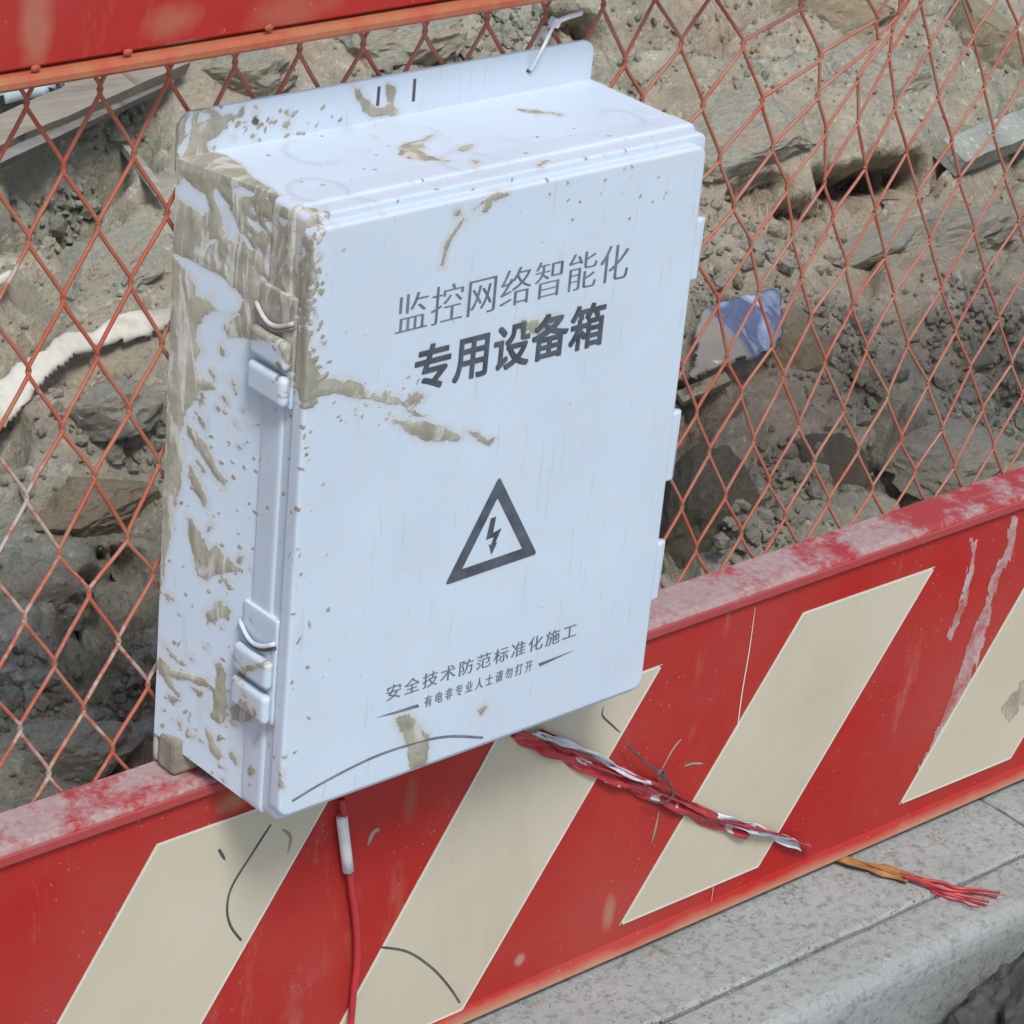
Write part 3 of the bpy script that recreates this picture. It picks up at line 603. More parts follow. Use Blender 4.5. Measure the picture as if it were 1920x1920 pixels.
# cream stripes of reflective film, each with an edge highlight painted as a paler strip
def prism(poly, y0, y1):
    "prism of a polygon in the xz plane between two y"
    n = len(poly); V = [(p[0], y0, p[1]) for p in poly]+[(p[0], y1, p[1]) for p in poly]
    return V, [list(range(n))]+[list(range(n, 2*n))[::-1]]+[[i, n+i, n+(i+1) % n, (i+1) % n] for i in range(n)]
def xz(px, py, y): P = at(px, py, 'y', y); return np.array([P[0], P[2]])
s3 = [xz(1505, 1148, YP), xz(1752, 1062, YP), xz(1420, 1625, YP), xz(1160, 1735, YP)]
topz = (s3[0][1]+s3[1][1])/2; botz = (s3[2][1]+s3[3][1])/2
def stripe(tl, tr, br, bl):
    pts = [tl, tr, br, bl]; C = sum(pts)/4
    V, Fc = prism(pts, YP-.0003, YP-.0011)
    o = mk("reflective_stripe", V, Fc, M_CREAM, bar)
    ins = [p+(C-p)/np.linalg.norm(C-p)*.0001 for p in pts]
    M = MB()
    for a, b in zip(pts, pts[1:]+pts[:1]):
        t = (b-a)/np.linalg.norm(b-a); nn = np.array([-t[1], t[0]]); nn = nn if nn.dot(C-(a+b)/2) > 0 else -nn
        q = [a+t*.0005, b-t*.0005, b-t*.0012+nn*.0022, a+t*.0012+nn*.0022]; V, Fc = prism(q, YP-.0012, YP-.0014); M.add(V, Fc)
    M.build("film_edge_highlight", M_PALE, o)
    return o
stripe(*s3)
s4bl = xz(1685, 1508, YP); s4br = xz(1893, 1422, YP); s4l = xz(1920, 1100, YP)
dirL = (s4l-s4bl)/(s4l-s4bl)[1]; s4tl = s4bl+dirL*(topz-s4bl[1]); wtop = s3[1][0]-s3[0][0]
stripe(s4tl, s4tl+np.array([wtop, 0]), s4br, s4bl)
s2tr = xz(1241, 1245, YP); s2br = xz(865, 1893, YP); s2l0 = xz(920, 1400, YP); s2l1 = xz(640, 1912, YP)
dl = (s2l1-s2l0)/(s2l1-s2l0)[1]
stripe(s2l0+dl*(s2tr[1]-s2l0[1]), s2tr, s2br, s2l1+dl*(s2br[1]-s2l1[1]))
s1tl = xz(293, 1582, YP); s1l = xz(105, 1920, YP); s1r0 = xz(597, 1530, YP); s1r1 = xz(375, 1920, YP)
dl = (s1l-s1tl)/(s1l-s1tl)[1]; dr = (s1r1-s1r0)/(s1r1-s1r0)[1]
stripe(s1tl, s1r0+dr*(s1tl[1]-s1r0[1]), s1r1+dr*(s2br[1]-s1r1[1]), s1l+dl*(s2br[1]-s1l[1]))
# the stripes go on along the panel
per = (s4bl-s3[3])[0]
for k in (1, 2, 3): stripe(*[p+np.array([per*k, 0]) for p in (s4tl, s4tl+np.array([wtop, 0]), s4br, s4bl)])
for k in (-3, -4): stripe(*[p+np.array([per*k, 0]) for p in s3])
# fine cracks and scrapes in the film and the paint
def mark(px_pts, y, r, m, parent, name, flat=.35, taper=True):
    P = smooth_path([at(a, b, 'y', y) for a, b in px_pts], 6); n = len(P)
    rr = [r*(1-(.75*abs(2*i/(n-1)-1)**3 if taper else 0)) for i in range(n)]
    return MB().tube(P, rr, 5, flat).build(name, m, parent)
mark([(508, 1546), (470, 1605), (436, 1660), (426, 1700), (432, 1735), (452, 1763)], YP-.0012, .0014, M_STEELW, bar, "film_crack", taper=False)
mark([(716, 1776), (765, 1785), (810, 1815), (842, 1850), (862, 1880)], YP-.0012, .0014, M_STEELW, bar, "film_crack", taper=False)
mark([(1132, 1325), (1130, 1342), (1148, 1360), (1163, 1374)], YP-.0012, .0012, M_STEELW, bar, "film_crack")
mark([(1416, 1140), (1405, 1220), (1390, 1310), (1372, 1450), (1352, 1560), (1334, 1690)], YP-.0008, .0008, M_PALE, bar, "scratch")
def skin(name, poly, y, m, rag=1.0):
    "thin ragged film on the panel inside a measured outline"
    P = np.array(poly); st = .0011
    X, Z = np.meshgrid(np.arange(P[:, 0].min()-.004, P[:, 0].max()+.004, st), np.arange(P[:, 1].min()-.004, P[:, 1].max()+.004, st))
    v = sdist(X, Z, P)+rag*(.004*fbm(X*150, Z*45, 5, 4)+.005*fbm(X*380, Z*90, 8, 3)-.0008)
    kp = v > 0; idx = -np.ones(X.shape, int); cell = kp[:-1, :-1] & kp[:-1, 1:] & kp[1:, 1:] & kp[1:, :-1]
    V = np.stack([X.ravel(), np.full(X.size, y), Z.ravel()], 1); i = np.arange(X.size).reshape(X.shape)
    Q = np.stack([i[:-1, :-1][cell], i[:-1, 1:][cell], i[1:, 1:][cell], i[1:, :-1][cell]], 1)
    if len(Q) == 0: return
    u, inv = np.unique(Q, return_inverse=True)
    return mk(name, V[u], inv.reshape(Q.shape).tolist(), m, bar)
M_SCUFF = (lambda m: (m.color(m.mix(m.ramp(m.noise(40, 7, .7), [(.40, 0.), (.62, 1.)]), (.40, .10, .09, 1), (.45, .36, .34, 1))), m.m)[-1])(Mat("scuffed_paint", .7))
for pl in ([(1818, 1005), (1832, 1012), (1828, 1070), (1810, 1140), (1785, 1200), (1772, 1195), (1795, 1130), (1815, 1060)],
           [(1895, 965), (1912, 968), (1900, 1040), (1872, 1085), (1862, 1135), (1850, 1190), (1815, 1290), (1780, 1370), (1740, 1450), (1722, 1440), (1770, 1330), (1800, 1250), (1822, 1180), (1850, 1120), (1856, 1080), (1880, 1040)]):
    skin("scuff", [xz(*q, YP) for q in pl], YP-.0004, M_SCUFF)
M_DIRT = plain("brown_dirt_film", (.42, .36, .27, 1), .9, 60, .2, .4)
skin("dirt_film", [xz(*q, YP) for q in [(1868, 1330), (1900, 1290), (1925, 1260), (1925, 1310), (1890, 1350)]], YP-.0016, M_DIRT, 1.6)
mark([(1278, 1385), (1262, 1405), (1240, 1445)], YP-.0004, .0012, M_MUDS, bar, "scratch", .3)
mark([(1236, 1520), (1230, 1550), (1222, 1582)], YP-.0004, .0014, M_MUDS, bar, "scratch", .3)
mark([(1283, 1437), (1300, 1432), (1318, 1432)], YP-.0004, .0014, M_MUDS, bar, "scratch", .3)
mark([(712, 1555), (700, 1562), (690, 1585)], YP-.0004, .0026, M_MUDS, bar, "mud_smear", .3)
mark([(410, 1592), (415, 1600), (422, 1612)], YP-.0014, .0016, M_STEELW, bar, "mud_smear", .3)
mark([(530, 1555), (545, 1570), (540, 1600)], YP-.0014, .0016, M_MUDS, bar, "mud_smear", .3)

# expanded wire mesh: node table traced on the photograph, (d, u) = strand numbers
N = {}
def n3(d, u, x, y): N[(d, u)] = (1280+x/3, y/3)
def n6(d, u, x, y): N[(d, u)] = (1280+x/3, 640+y/3)
for (d, u), p in {(-9, -9): (50, 193), (-8, -8): (187, 167), (-7, -7): (317, 140), (-6, -6): (442, 117), (-5, -5): (562, 92), (-4, -4): (681, 82), (-3, -3): (798, 58), (-2, -2): (913, 36), (-1, -1): (1023, 25), (0, 0): (1130, 8), (1, 1): (1230, -10),
    (-9, -8): (118, 313), (-9, -7): (183, 423), (-9, -6): (245, 530), (-9, -5): (303, 643), (-10, -9): (-15, 335), (-8, -7): (250, 287), (-8, -6): (312, 398), (-10, -8): (53, 450), (-10, -7): (118, 560), (-10, -6): (182, 667), (-10, -5): (242, 768), (-10, -4): (297, 868),
    (-11, -8): (-12, 590), (-11, -7): (55, 697), (-11, -6): (117, 803), (-11, -5): (177, 893), (-11, -4): (238, 1008), (-11, -3): (288, 1077), (-12, -7): (-12, 835), (-12, -6): (50, 933), (-12, -5): (110, 1037), (-12, -4): (167, 1112), (-12, -3): (223, 1203), (-12, -2): (277, 1283),
    (-13, -5): (45, 1160), (-13, -4): (103, 1245), (-13, -3): (157, 1330), (-13, -2): (210, 1403), (-14, -4): (38, 1367), (-14, -3): (92, 1450), (-14, -5): (-20, 1290),
    (0, 1): (1172, 115), (0, 2): (1205, 188), (1, 2): (1279, 82), (2, 2): (1338, -20), (0, 3): (1237, 290), (0, 4): (1272, 385), (0, 5): (1305, 480), (1, 0): (1170, -120)}.items(): N[(d, u)] = p
for d, u, x, y in ((2, 3, 340, 250), (1, 3, 110, 590), (3, 3, 660, 30), (3, 4, 775, 320), (2, 4, 450, 570), (1, 4, 210, 890), (4, 4, 1090, 100), (2, 5, 510, 830), (3, 5, 765, 530), (1, 5, 290, 1160), (4, 5, 1095, 225), (4, 6, 990, 440),
    (2, 6, 590, 1060), (3, 6, 805, 740), (1, 6, 385, 1380), (5, 5, 1215, 70), (5, 6, 1178, 170), (5, 7, 1165, 310), (4, 7, 990, 680), (3, 7, 800, 1020), (2, 7, 620, 1320), (1, 7, 425, 1640), (0, 6, 200, 1700), (5, 8, 1200, 600), (5, 9, 1265, 850), (5, 10, 1320, 1090),
    (5, 11, 1390, 1350), (5, 12, 1460, 1620), (4, 8, 1030, 940), (4, 9, 1080, 1180), (4, 10, 1140, 1440), (4, 11, 1195, 1660), (3, 8, 845, 1220), (3, 9, 920, 1490), (3, 10, 960, 1720), (2, 8, 668, 1560), (2, 9, 722, 1790), (6, 7, 1340, 10), (6, 8, 1390, 260), (6, 9, 1440, 540),
    (6, 10, 1515, 790), (6, 11, 1560, 1010), (6, 12, 1640, 1290), (6, 13, 1700, 1540), (6, 14, 1780, 1790), (7, 8, 1570, -40), (7, 9, 1640, 200), (7, 10, 1695, 480), (7, 11, 1750, 740), (7, 12, 1810, 980), (7, 13, 1885, 1240), (7, 14, 1950, 1470), (8, 9, 1810, -60), (8, 10, 1885, 150), (8, 11, 1935, 420)): n3(d, u, x, y)
for d, u, x, y in ((0, 7, 245, 85), (0, 8, 325, 290), (0, 9, 400, 560), (0, 10, 490, 790), (0, 11, 575, 980), (-1, 6, 0, 150), (-1, 7, 75, 400), (-1, 8, 150, 620), (-1, 9, 245, 870), (-1, 10, 330, 1080), (-2, 8, 0, 930), (-2, 9, 80, 1170), (1, 8, 500, 15), (1, 9, 565, 200), (1, 10, 655, 470), (1, 11, 740, 680), (1, 12, 820, 900),
    (2, 10, 800, 115), (2, 11, 900, 390), (2, 12, 985, 610), (2, 13, 1065, 830), (3, 11, 1035, 45), (3, 12, 1150, 310), (3, 13, 1225, 550), (3, 14, 1300, 735), (4, 12, 1270, 20), (4, 13, 1380, 240), (4, 14, 1460, 490), (4, 15, 1530, 700), (5, 13, 1540, -60), (5, 14, 1620, 150), (5, 15, 1690, 380), (5, 16, 1750, 590), (6, 15, 1850, 120), (6, 16, 1905, 300)): n6(d, u, x, y)
keys = list(N); A = np.array(keys, float); B = np.array([[*at(*N[k], 'y', .005)[[0, 2]]] for k in keys])
# thin-plate fit so that the hidden part of the mesh follows its neighbours
def tp(r): return np.where(r > 0, r*r*np.log(r+1e-12), 0)
K = tp(np.linalg.norm(A[:, None]-A[None], axis=2))+np.eye(len(A))*.02; Pm = np.c_[np.ones(len(A)), A]
sol = np.linalg.solve(np.block([[K, Pm], [Pm.T, np.zeros((3, 3))]]), np.vstack([B, np.zeros((3, 2))]))
def node(d, u):
    if (d, u) in N: return B[keys.index((d, u))]
    q = np.array([d, u], float); v = np.r_[tp(np.linalg.norm(A-q, axis=1)), 1, q]; return v @ sol
NODES = {}
for d in range(-22, 20):
    for u in range(-24, 30):
        p = node(d, u)
        if X0+.03 < p[0] < X1-.5 and ZL-.11 < p[1] < ZBM+.16: NODES[(d, u)] = p
def strand(seq):
    pts = []
    for k in seq:
        p = NODES[k]; jy_ = .0022*mnoise.noise(Vector((p[0]*9, p[1]*9, .3)))
        b = .0036*(1-.35*(k[0] > 3))
        pts += [(p[0], .005+jy_, p[1]+b), (p[0], .005+jy_, p[1]-b)]
    # clip what would stick out below the ledge
    path = smooth_path(pts, 3)
    path = [q for q in path if q[2] > ZL-.027]
    if len(path) < 4: return
    MB().tube(path, [.00175-.0004*max(0, min(1, q[0]-.35)) for q in path], 6).build("mesh_strand", M_WIRE, bar, smooth=True)
for d in range(-22, 20):
    run = [(d, u) for u in range(-24, 30) if (d, u) in NODES]
    if len(run) > 1: strand(run)
for u in range(-24, 30):
    run = [(d, u) for d in range(19, -23, -1) if (d, u) in NODES]
    if len(run) > 1: strand(run)

# ---------------------------------------------------------------- the equipment box
BTR = at(1107, 148, 'y', -.004); BBL = at(289, 1374, 'y', -.004)
YF = -D+.050
FBL = at(459, 1501, 'y', YF); FTR = at(1256, 216, 'y', YF)
xl0, zb0, xr0, zt0 = FBL[0], FBL[2], FTR[0], FTR[2]           # body front outline
xl1, zb1, xr1, zt1 = BBL[0], BBL[2], BTR[0], BTR[2]           # body back outline
box = thing("equipment_box", (W/2, -D/2, 0), "white plastic electrical box with black lettering and mud-caked left side hung on the mesh", "box")
# mud outlines measured on the photograph
MUD = [[(322, 215), (345, 200), (405, 205), (428, 232), (405, 255), (384, 262), (388, 285), (420, 290), (446, 305), (475, 335), (505, 352), (545, 385), (596, 392), (600, 425), (586, 452), (592, 505), (578, 560), (588, 612), (580, 655), (604, 712), (590, 738), (572, 762), (560, 742), (552, 690), (540, 700), (528, 672), (520, 640), (430, 632), (420, 612), (440, 596), (452, 588),
        (430, 590), (400, 578), (388, 590), (372, 610), (365, 640), (378, 655), (366, 680), (372, 705), (402, 722), (404, 732), (372, 728), (368, 748), (352, 768), (340, 800), (346, 850), (340, 890), (332, 930), (326, 970), (318, 1010), (312, 1045), (306, 1090), (296, 1130), (280, 1130), (280, 700)],
       [(352, 800), (366, 806), (382, 830), (398, 862), (424, 902), (421, 912), (400, 888), (380, 856), (362, 830), (350, 815)],
       [(352, 868), (362, 872), (370, 895), (388, 938), (384, 948), (366, 920), (352, 890)],
       [(350, 968), (362, 975), (378, 1005), (392, 1030), (405, 1024), (424, 1044), (440, 1062), (452, 1066), (444, 1072), (420, 1074), (404, 1082), (388, 1090), (372, 1078), (360, 1040), (352, 1000)],
       [(415, 1080), (424, 1085), (434, 1102), (426, 1103)], [(452, 1042), (458, 1044), (450, 1056), (446, 1054)], [(390, 985), (400, 982), (394, 996), (388, 996)],
       [(386, 1154), (400, 1148), (404, 1128), (414, 1128), (432, 1152), (430, 1162), (412, 1156), (402, 1168), (390, 1164)],
       [(404, 1240), (414, 1240), (424, 1262), (424, 1345), (412, 1356), (400, 1345), (402, 1290)],
       [(432, 1330), (450, 1312), (468, 1314), (484, 1340), (468, 1352), (436, 1350)],
       [(432, 1278), (446, 1262), (462, 1250), (492, 1242), (494, 1250), (466, 1258), (450, 1275)],
       [(300, 1232), (320, 1256), (362, 1266), (386, 1274), (404, 1290), (402, 1298), (380, 1284), (352, 1274), (318, 1268), (325, 1285), (335, 1302), (322, 1292), (300, 1260), (292, 1245)],
       [(306, 1205), (325, 1222), (348, 1246), (340, 1246), (318, 1230)], [(315, 1300), (330, 1312), (326, 1316), (314, 1306)],
       [(384, 1364), (394, 1372), (404, 1400), (415, 1418), (410, 1422), (398, 1410), (390, 1385)], [(475, 1390), (498, 1360), (494, 1378), (480, 1396)], [(506, 1355), (511, 1356), (509, 1374), (505, 1374)],
       [(526, 1446), (531, 1446), (531, 1478), (525, 1478)], [(470, 1438), (480, 1446), (474, 1452), (467, 1450)], [(414, 1458), (424, 1466), (420, 1470)],
       # front of the lid
       [(560, 735), (600, 715), (628, 712), (645, 714), (655, 712), (680, 722), (690, 738), (710, 744), (722, 735), (742, 742), (760, 752), (772, 738), (782, 735), (798, 742), (780, 755), (760, 765), (735, 758), (705, 752), (680, 745), (655, 742), (630, 738), (605, 744), (575, 760)],
       [(756, 762), (775, 770), (802, 780), (785, 781), (762, 772)],
       [(722, 782), (750, 786), (775, 790), (800, 788), (832, 800), (862, 818), (860, 824), (830, 828), (800, 826), (770, 818), (755, 800), (738, 795)],
       [(872, 806), (898, 812), (912, 822), (932, 820), (916, 834), (898, 824)],
       [(740, 1345), (765, 1340), (788, 1365), (804, 1378), (806, 1400), (798, 1432), (772, 1440), (764, 1405), (760, 1375), (745, 1362)],
       [(896, 1332), (910, 1322), (914, 1326), (902, 1340)], [(888, 392), (920, 366), (955, 362), (924, 374), (912, 396), (903, 398), (912, 378)], [(852, 398), (862, 396), (864, 404), (853, 404)],
       [(868, 408), (872, 410), (845, 450), (830, 500), (824, 500), (838, 450)],
       # first letters of line two are half covered
       [(985, 610), (1000, 600), (1014, 606), (1024, 592), (1050, 596), (1044, 612), (1020, 628), (996, 622)], [(975, 600), (985, 598), (992, 615), (980, 628)],
       # top face and back flange
       [(660, 160), (675, 165), (682, 182), (700, 200), (720, 205), (735, 190), (738, 200), (745, 212), (700, 218), (680, 205), (668, 185)], [(725, 160), (740, 168), (738, 185), (728, 190)],
       [(750, 274), (785, 262), (815, 252), (795, 268), (790, 284), (800, 292), (838, 302), (800, 302), (768, 298), (745, 290)], [(855, 282), (892, 266), (885, 280), (868, 286)],
       [(972, 205), (1000, 206), (1055, 213), (1050, 218), (1000, 214), (978, 210)], [(888, 302), (896, 300), (900, 308), (893, 312)], [(1010, 310), (1022, 302), (1018, 312)]]
HOLES = [[(326, 358), (345, 334), (366, 352), (388, 362), (394, 392), (380, 404), (356, 388), (332, 372)],
         [(398, 346), (408, 352), (430, 385), (450, 430), (446, 458), (430, 445), (412, 400), (400, 365)], [(448, 432), (458, 438), (480, 470), (474, 472), (455, 452)],
         [(312, 466), (330, 474), (372, 494), (420, 520), (446, 545), (456, 562), (450, 582), (432, 592), (408, 582), (392, 565), (366, 552), (362, 530), (345, 502), (325, 484)],
         [(420, 348), (450, 352), (478, 364), (470, 368), (440, 362)], [(352, 222), (362, 210), (358, 238), (348, 280), (338, 300), (336, 280)], [(362, 222), (378, 210), (402, 215), (385, 228), (368, 234)],
         [(495, 408), (520, 425), (510, 440), (500, 425)], [(520, 400), (545, 410), (540, 430), (530, 425)], [(552, 425), (562, 420), (558, 440), (552, 445)], [(562, 460), (572, 465), (566, 490), (558, 480)],
         [(438, 645), (512, 640), (520, 672), (460, 690), (450, 670)], [(540, 688), (546, 700), (548, 760), (540, 760)], [(462, 700), (520, 690), (528, 700), (526, 720), (450, 720)],
         [(455, 395), (490, 428), (486, 434), (458, 408)], [(392, 446), (408, 450), (396, 460), (384, 468)]]
rs = random.Random(12)
def splat(x, y, ln, wd, ang):
    c, q = math.cos(ang), math.sin(ang); n = 9
    return [(x+c*ln*math.cos(k*6.283/n)*rs.uniform(.55, 1.2)-q*wd*math.sin(k*6.283/n)*rs.uniform(.5, 1.3), y+q*ln*math.cos(k*6.283/n)*rs.uniform(.55, 1.2)+c*wd*math.sin(k*6.283/n)*rs.uniform(.5, 1.3)) for k in range(n)]
for _ in range(46): MUD.append(splat(rs.gauss(575, 16), rs.uniform(400, 760), rs.uniform(3, 9), rs.uniform(2, 5), rs.uniform(.6, 1.6)))
for _ in range(22): MUD.append(splat(rs.uniform(305, 470), rs.uniform(1080, 1440), rs.uniform(4, 13), rs.uniform(1.5, 3), rs.uniform(.6, 1.1)))
for _ in range(20): MUD.append(splat(rs.uniform(370, 470), rs.uniform(650, 900), rs.uniform(4, 13), rs.uniform(1.5, 3.5), rs.uniform(.8, 1.3)))
for _ in range(26): MUD.append(splat(rs.gauss(455, 50), rs.gauss(228, 14), rs.uniform(3, 9), rs.uniform(2, 4), rs.uniform(-.4, .4)))
for _ in range(26): HOLES.append(splat(rs.uniform(400, 560), rs.uniform(340, 600), rs.uniform(6, 20), rs.uniform(1.2, 3), rs.uniform(.8, 1.2)))
for _ in range(26): HOLES.append(splat(rs.gauss(565, 14), rs.uniform(400, 640), rs.uniform(4, 9), rs.uniform(2, 4), rs.uniform(.8, 1.8)))
DOTS = []
rd = random.Random(5)
for _ in range(260):      # flecks on the left part of the box
    x = rd.uniform(300, 640); y = rd.uniform(760, 1500)
    if x > 560 and rd.random() < .55*(x-560)/80+.3: continue
    DOTS.append((x, y, rd.choice([1.2, 1.6, 2.2, 3.2]) if rd.random() < .9 else 4.2))
for _ in range(240): DOTS.append((rd.gauss(560, 28), rd.uniform(390, 770), rd.choice([1.5, 2.5, 3.5, 5])))
for _ in range(90): DOTS.append((rd.uniform(540, 1250), rd.gauss(320, 50), rd.choice([1.2, 1.8, 2.8])))
for _ in range(60): DOTS.append((rd.gauss(470, 70), rd.gauss(235, 22), rd.choice([2, 3, 4])))
for _ in range(45): DOTS.append((rd.uniform(600, 800), rd.gauss(740, 30), rd.choice([1.2, 1.8, 2.6])))
for _ in range(30): DOTS.append((rd.uniform(600, 1200), rd.uniform(350, 1400), rd.choice([1.2, 1.6])))
DOTS += [(1200, 367, 2.6), (573, 840, 3), (575, 852, 3.6), (567, 880, 3.4), (511, 1232, 4), (515, 1303, 4), (505, 1398, 4), (413, 1383, 5), (560, 956, 4), (532, 927, 3.4), (352, 1378, 4), (338, 1388, 4), (348, 1334, 4), (580, 1170, 4), (560, 1200, 4), (615, 1142, 4)]
def mud_value(Porig, ex, ey, U, Vv, N_):
    "mud cover on the plane through Porig spanned by ex, ey; outlines are carried from the photo onto that plane"
    def tr(p): Q = atp(p[0], p[1], Porig, N_)-Porig; return Q @ ex, Q @ ey
    A_ = np.full(U.shape, -1.)
    wob = .0016*fbm(U*160, Vv*160, 3, 4)+.0022*fbm(U*45, Vv*45, 6, 3)
    umin, umax, vmin, vmax = U.min()-.02, U.max()+.02, Vv.min()-.02, Vv.max()+.02
    def inside(P): P = np.array(P); return P[:, 0].max() > umin and P[:, 0].min() < umax and P[:, 1].max() > vmin and P[:, 1].min() < vmax
    for pl in MUD:
        P = [tr(q) for q in pl]
        if inside(P): A_ = np.maximum(A_, sdist(U, Vv, P)+wob)
    for pl in HOLES:
        P = [tr(q) for q in pl]
        if inside(P): A_ = np.minimum(A_, -sdist(U, Vv, P)+wob)
    for x, y, r in DOTS:
        c = tr((x, y))
        if umin < c[0] < umax and vmin < c[1] < vmax:
            rr = r*.00050
            an = (x*13.7) % 3.14; asp = .55+((y*7.3) % 1)*.75; du = U-c[0]; dw = Vv-c[1]
            hd = np.hypot((du*math.cos(an)+dw*math.sin(an))*asp, (dw*math.cos(an)-du*math.sin(an))/asp)*(1+.35*fbm(U*500, Vv*500, 17, 2))
            A_ = np.maximum(A_, np.where(hd < rr*2.2, (rr-hd)*5, -1))
    return np.clip(.5+A_/.014, 0, 1)
def patch(name, P00, P10, P11, P01, step, parent, m, mud=True, relief=.0011, hole=None):
    "dense four-sided sheet P00 P10 P11 P01 with mud relief along its outward normal"
    P00, P10, P11, P01 = [np.array(p, float) for p in (P00, P10, P11, P01)]
    nu = int(np.linalg.norm(P10-P00)/step)+2; nv = int(np.linalg.norm(P01-P00)/step)+2
    s, t = np.meshgrid(np.linspace(0, 1, nu), np.linspace(0, 1, nv)); s3_ = s[..., None]; t3 = t[..., None]
    G = (1-s3_)*(1-t3)*P00+s3_*(1-t3)*P10+s3_*t3*P11+(1-s3_)*t3*P01
    C0 = G.reshape(-1, 3).mean(0); n = np.cross(P10-P00, P01-P00); n /= np.linalg.norm(n)
    ex = (P10-P00)/np.linalg.norm(P10-P00); ey = np.cross(n, ex)
    U = (G-C0) @ ex; Vv = (G-C0) @ ey
    a = mud_value(C0, ex, ey, U, Vv, n) if mud else np.zeros(U.shape)
    k = np.clip((a-.5)*2, 0, 1)*np.clip(np.minimum(np.minimum(s, 1-s)*nu, np.minimum(t, 1-t)*nv)/4, 0, 1)
    G = G+n*(k*relief*(.7+.8*fbm(U*70, Vv*70, 9, 4)))[..., None]
    V = G.reshape(-1, 3); i = np.arange(nu*nv).reshape(nv, nu)
    Q = np.stack([i[:-1, :-1].ravel(), i[:-1, 1:].ravel(), i[1:, 1:].ravel(), i[1:, :-1].ravel()], 1).tolist()
    return V, Q, a.ravel()
def slab(x0, x1, z0, z1, y0, y1, rc, bev, step, mud=True, relief=.0010):
    "rounded plate: front at y0, back at y1"
    nx = int((x1-x0)/step)+2; nz = int((z1-z0)/step)+2
    def lin(a, b, n):
        t = np.linspace(a, b, n); e = min(bev*.5, (b-a)/8); return np.unique(np.r_[t, a+bev*.15, a+bev*.4, a+bev*.75, b-bev*.15, b-bev*.4, b-bev*.75])
    Xs = lin(x0, x1, nx); Zs = lin(z0, z1, nz); X, Z = np.meshgrid(Xs, Zs)
    ed = np.minimum(np.minimum(X-x0, x1-X), np.minimum(Z-z0, z1-Z))
    t = np.clip(1-ed/bev, 0, 1); Y = y0+bev*(1-np.sqrt(np.clip(1-t*t, 0, 1)))
    for cx, cz, sx, sz in ((x0+rc, z0+rc, -1, -1), (x1-rc, z0+rc, 1, -1), (x0+rc, z1-rc, -1, 1), (x1-rc, z1-rc, 1, 1)):
        a = (X-cx)*sx; b = (Z-cz)*sz; msk = (a > 0) & (b > 0); mx = np.maximum(a, b); hy = np.hypot(a, b)+1e-12; f = np.where(msk, mx/hy, 1)
        X = np.where(msk, cx+(X-cx)*f, X); Z = np.where(msk, cz+(Z-cz)*f, Z)
    a = mud_value(np.array([0, y0, 0.]), np.array([1., 0, 0]), np.array([0, 0, 1.]), X, Z, np.array([0, 1., 0])) if mud else np.zeros(X.shape)
    k = np.clip((a-.5)*2, 0, 1); Y = Y-k*relief*(.7+.8*fbm(X*70, Z*70, 9, 4))
    V = np.stack([X.ravel(), Y.ravel(), Z.ravel()], 1); ny, nx = X.shape; i = np.arange(nx*ny).reshape(ny, nx)
    Q = np.stack([i[:-1, :-1].ravel(), i[:-1, 1:].ravel(), i[1:, 1:].ravel(), i[1:, :-1].ravel()], 1).tolist()
    rim = list(i[0, :])+list(i[1:, -1])+list(i[-1, -2::-1])+list(i[-2:0:-1, 0]); n = len(V)
    aa = a.ravel(); lay = []
    depth = y1-y0-bev; ns = max(1, int(depth/max(step, .002)))
    for q in range(1, ns+1):
        L = V[rim].copy(); L[:, 1] = y0+bev+depth*q/ns; lay.append(L)
    V = np.concatenate([V]+lay)
    # side mud from the plane of the left face
    for q in range(ns):
        P = V[n+q*len(rim):n+(q+1)*len(rim)]
        if mud:
            lf = np.abs(P[:, 0]-x0) < .001; tp_ = np.abs(P[:, 2]-z1) < .001
            v = np.zeros(len(P))
            if lf.any(): v[lf] = mud_value(np.array([x0, 0, 0.]), np.array([0, 1., 0]), np.array([0, 0, 1.]), P[lf, 1], P[lf, 2], np.array([1., 0, 0]))
            if tp_.any(): v[tp_] = mud_value(np.array([0, 0, z1]), np.array([1., 0, 0]), np.array([0, 1., 0]), P[tp_, 0], P[tp_, 1], np.array([0, 0, 1.]))
            aa = np.r_[aa, v]
        else: aa = np.r_[aa, np.zeros(len(P))]
    prev = rim
    for q in range(ns):
        cur = [n+q*len(rim)+k_ for k_ in range(len(rim))]
        Q += [[prev[k_], cur[k_], cur[(k_+1) % len(rim)], prev[(k_+1) % len(rim)]] for k_ in range(len(rim))]; prev = cur
    Q.append(prev)
    return V, Q, aa
def mud_obj(name, V, Q, a, m, parent, smooth=True):
    o = mk(name, V, Q, m, parent, smooth=False)
    at_ = o.data.attributes.new("mud", 'FLOAT', 'POINT'); at_.data.foreach_set('value', np.asarray(a, np.float32))
    if smooth:
        o.data.polygons.foreach_set('use_smooth', [True]*len(o.data.polygons))
        try: o.data.set_sharp_from_angle(angle=R(50))
        except Exception: pass
    return o
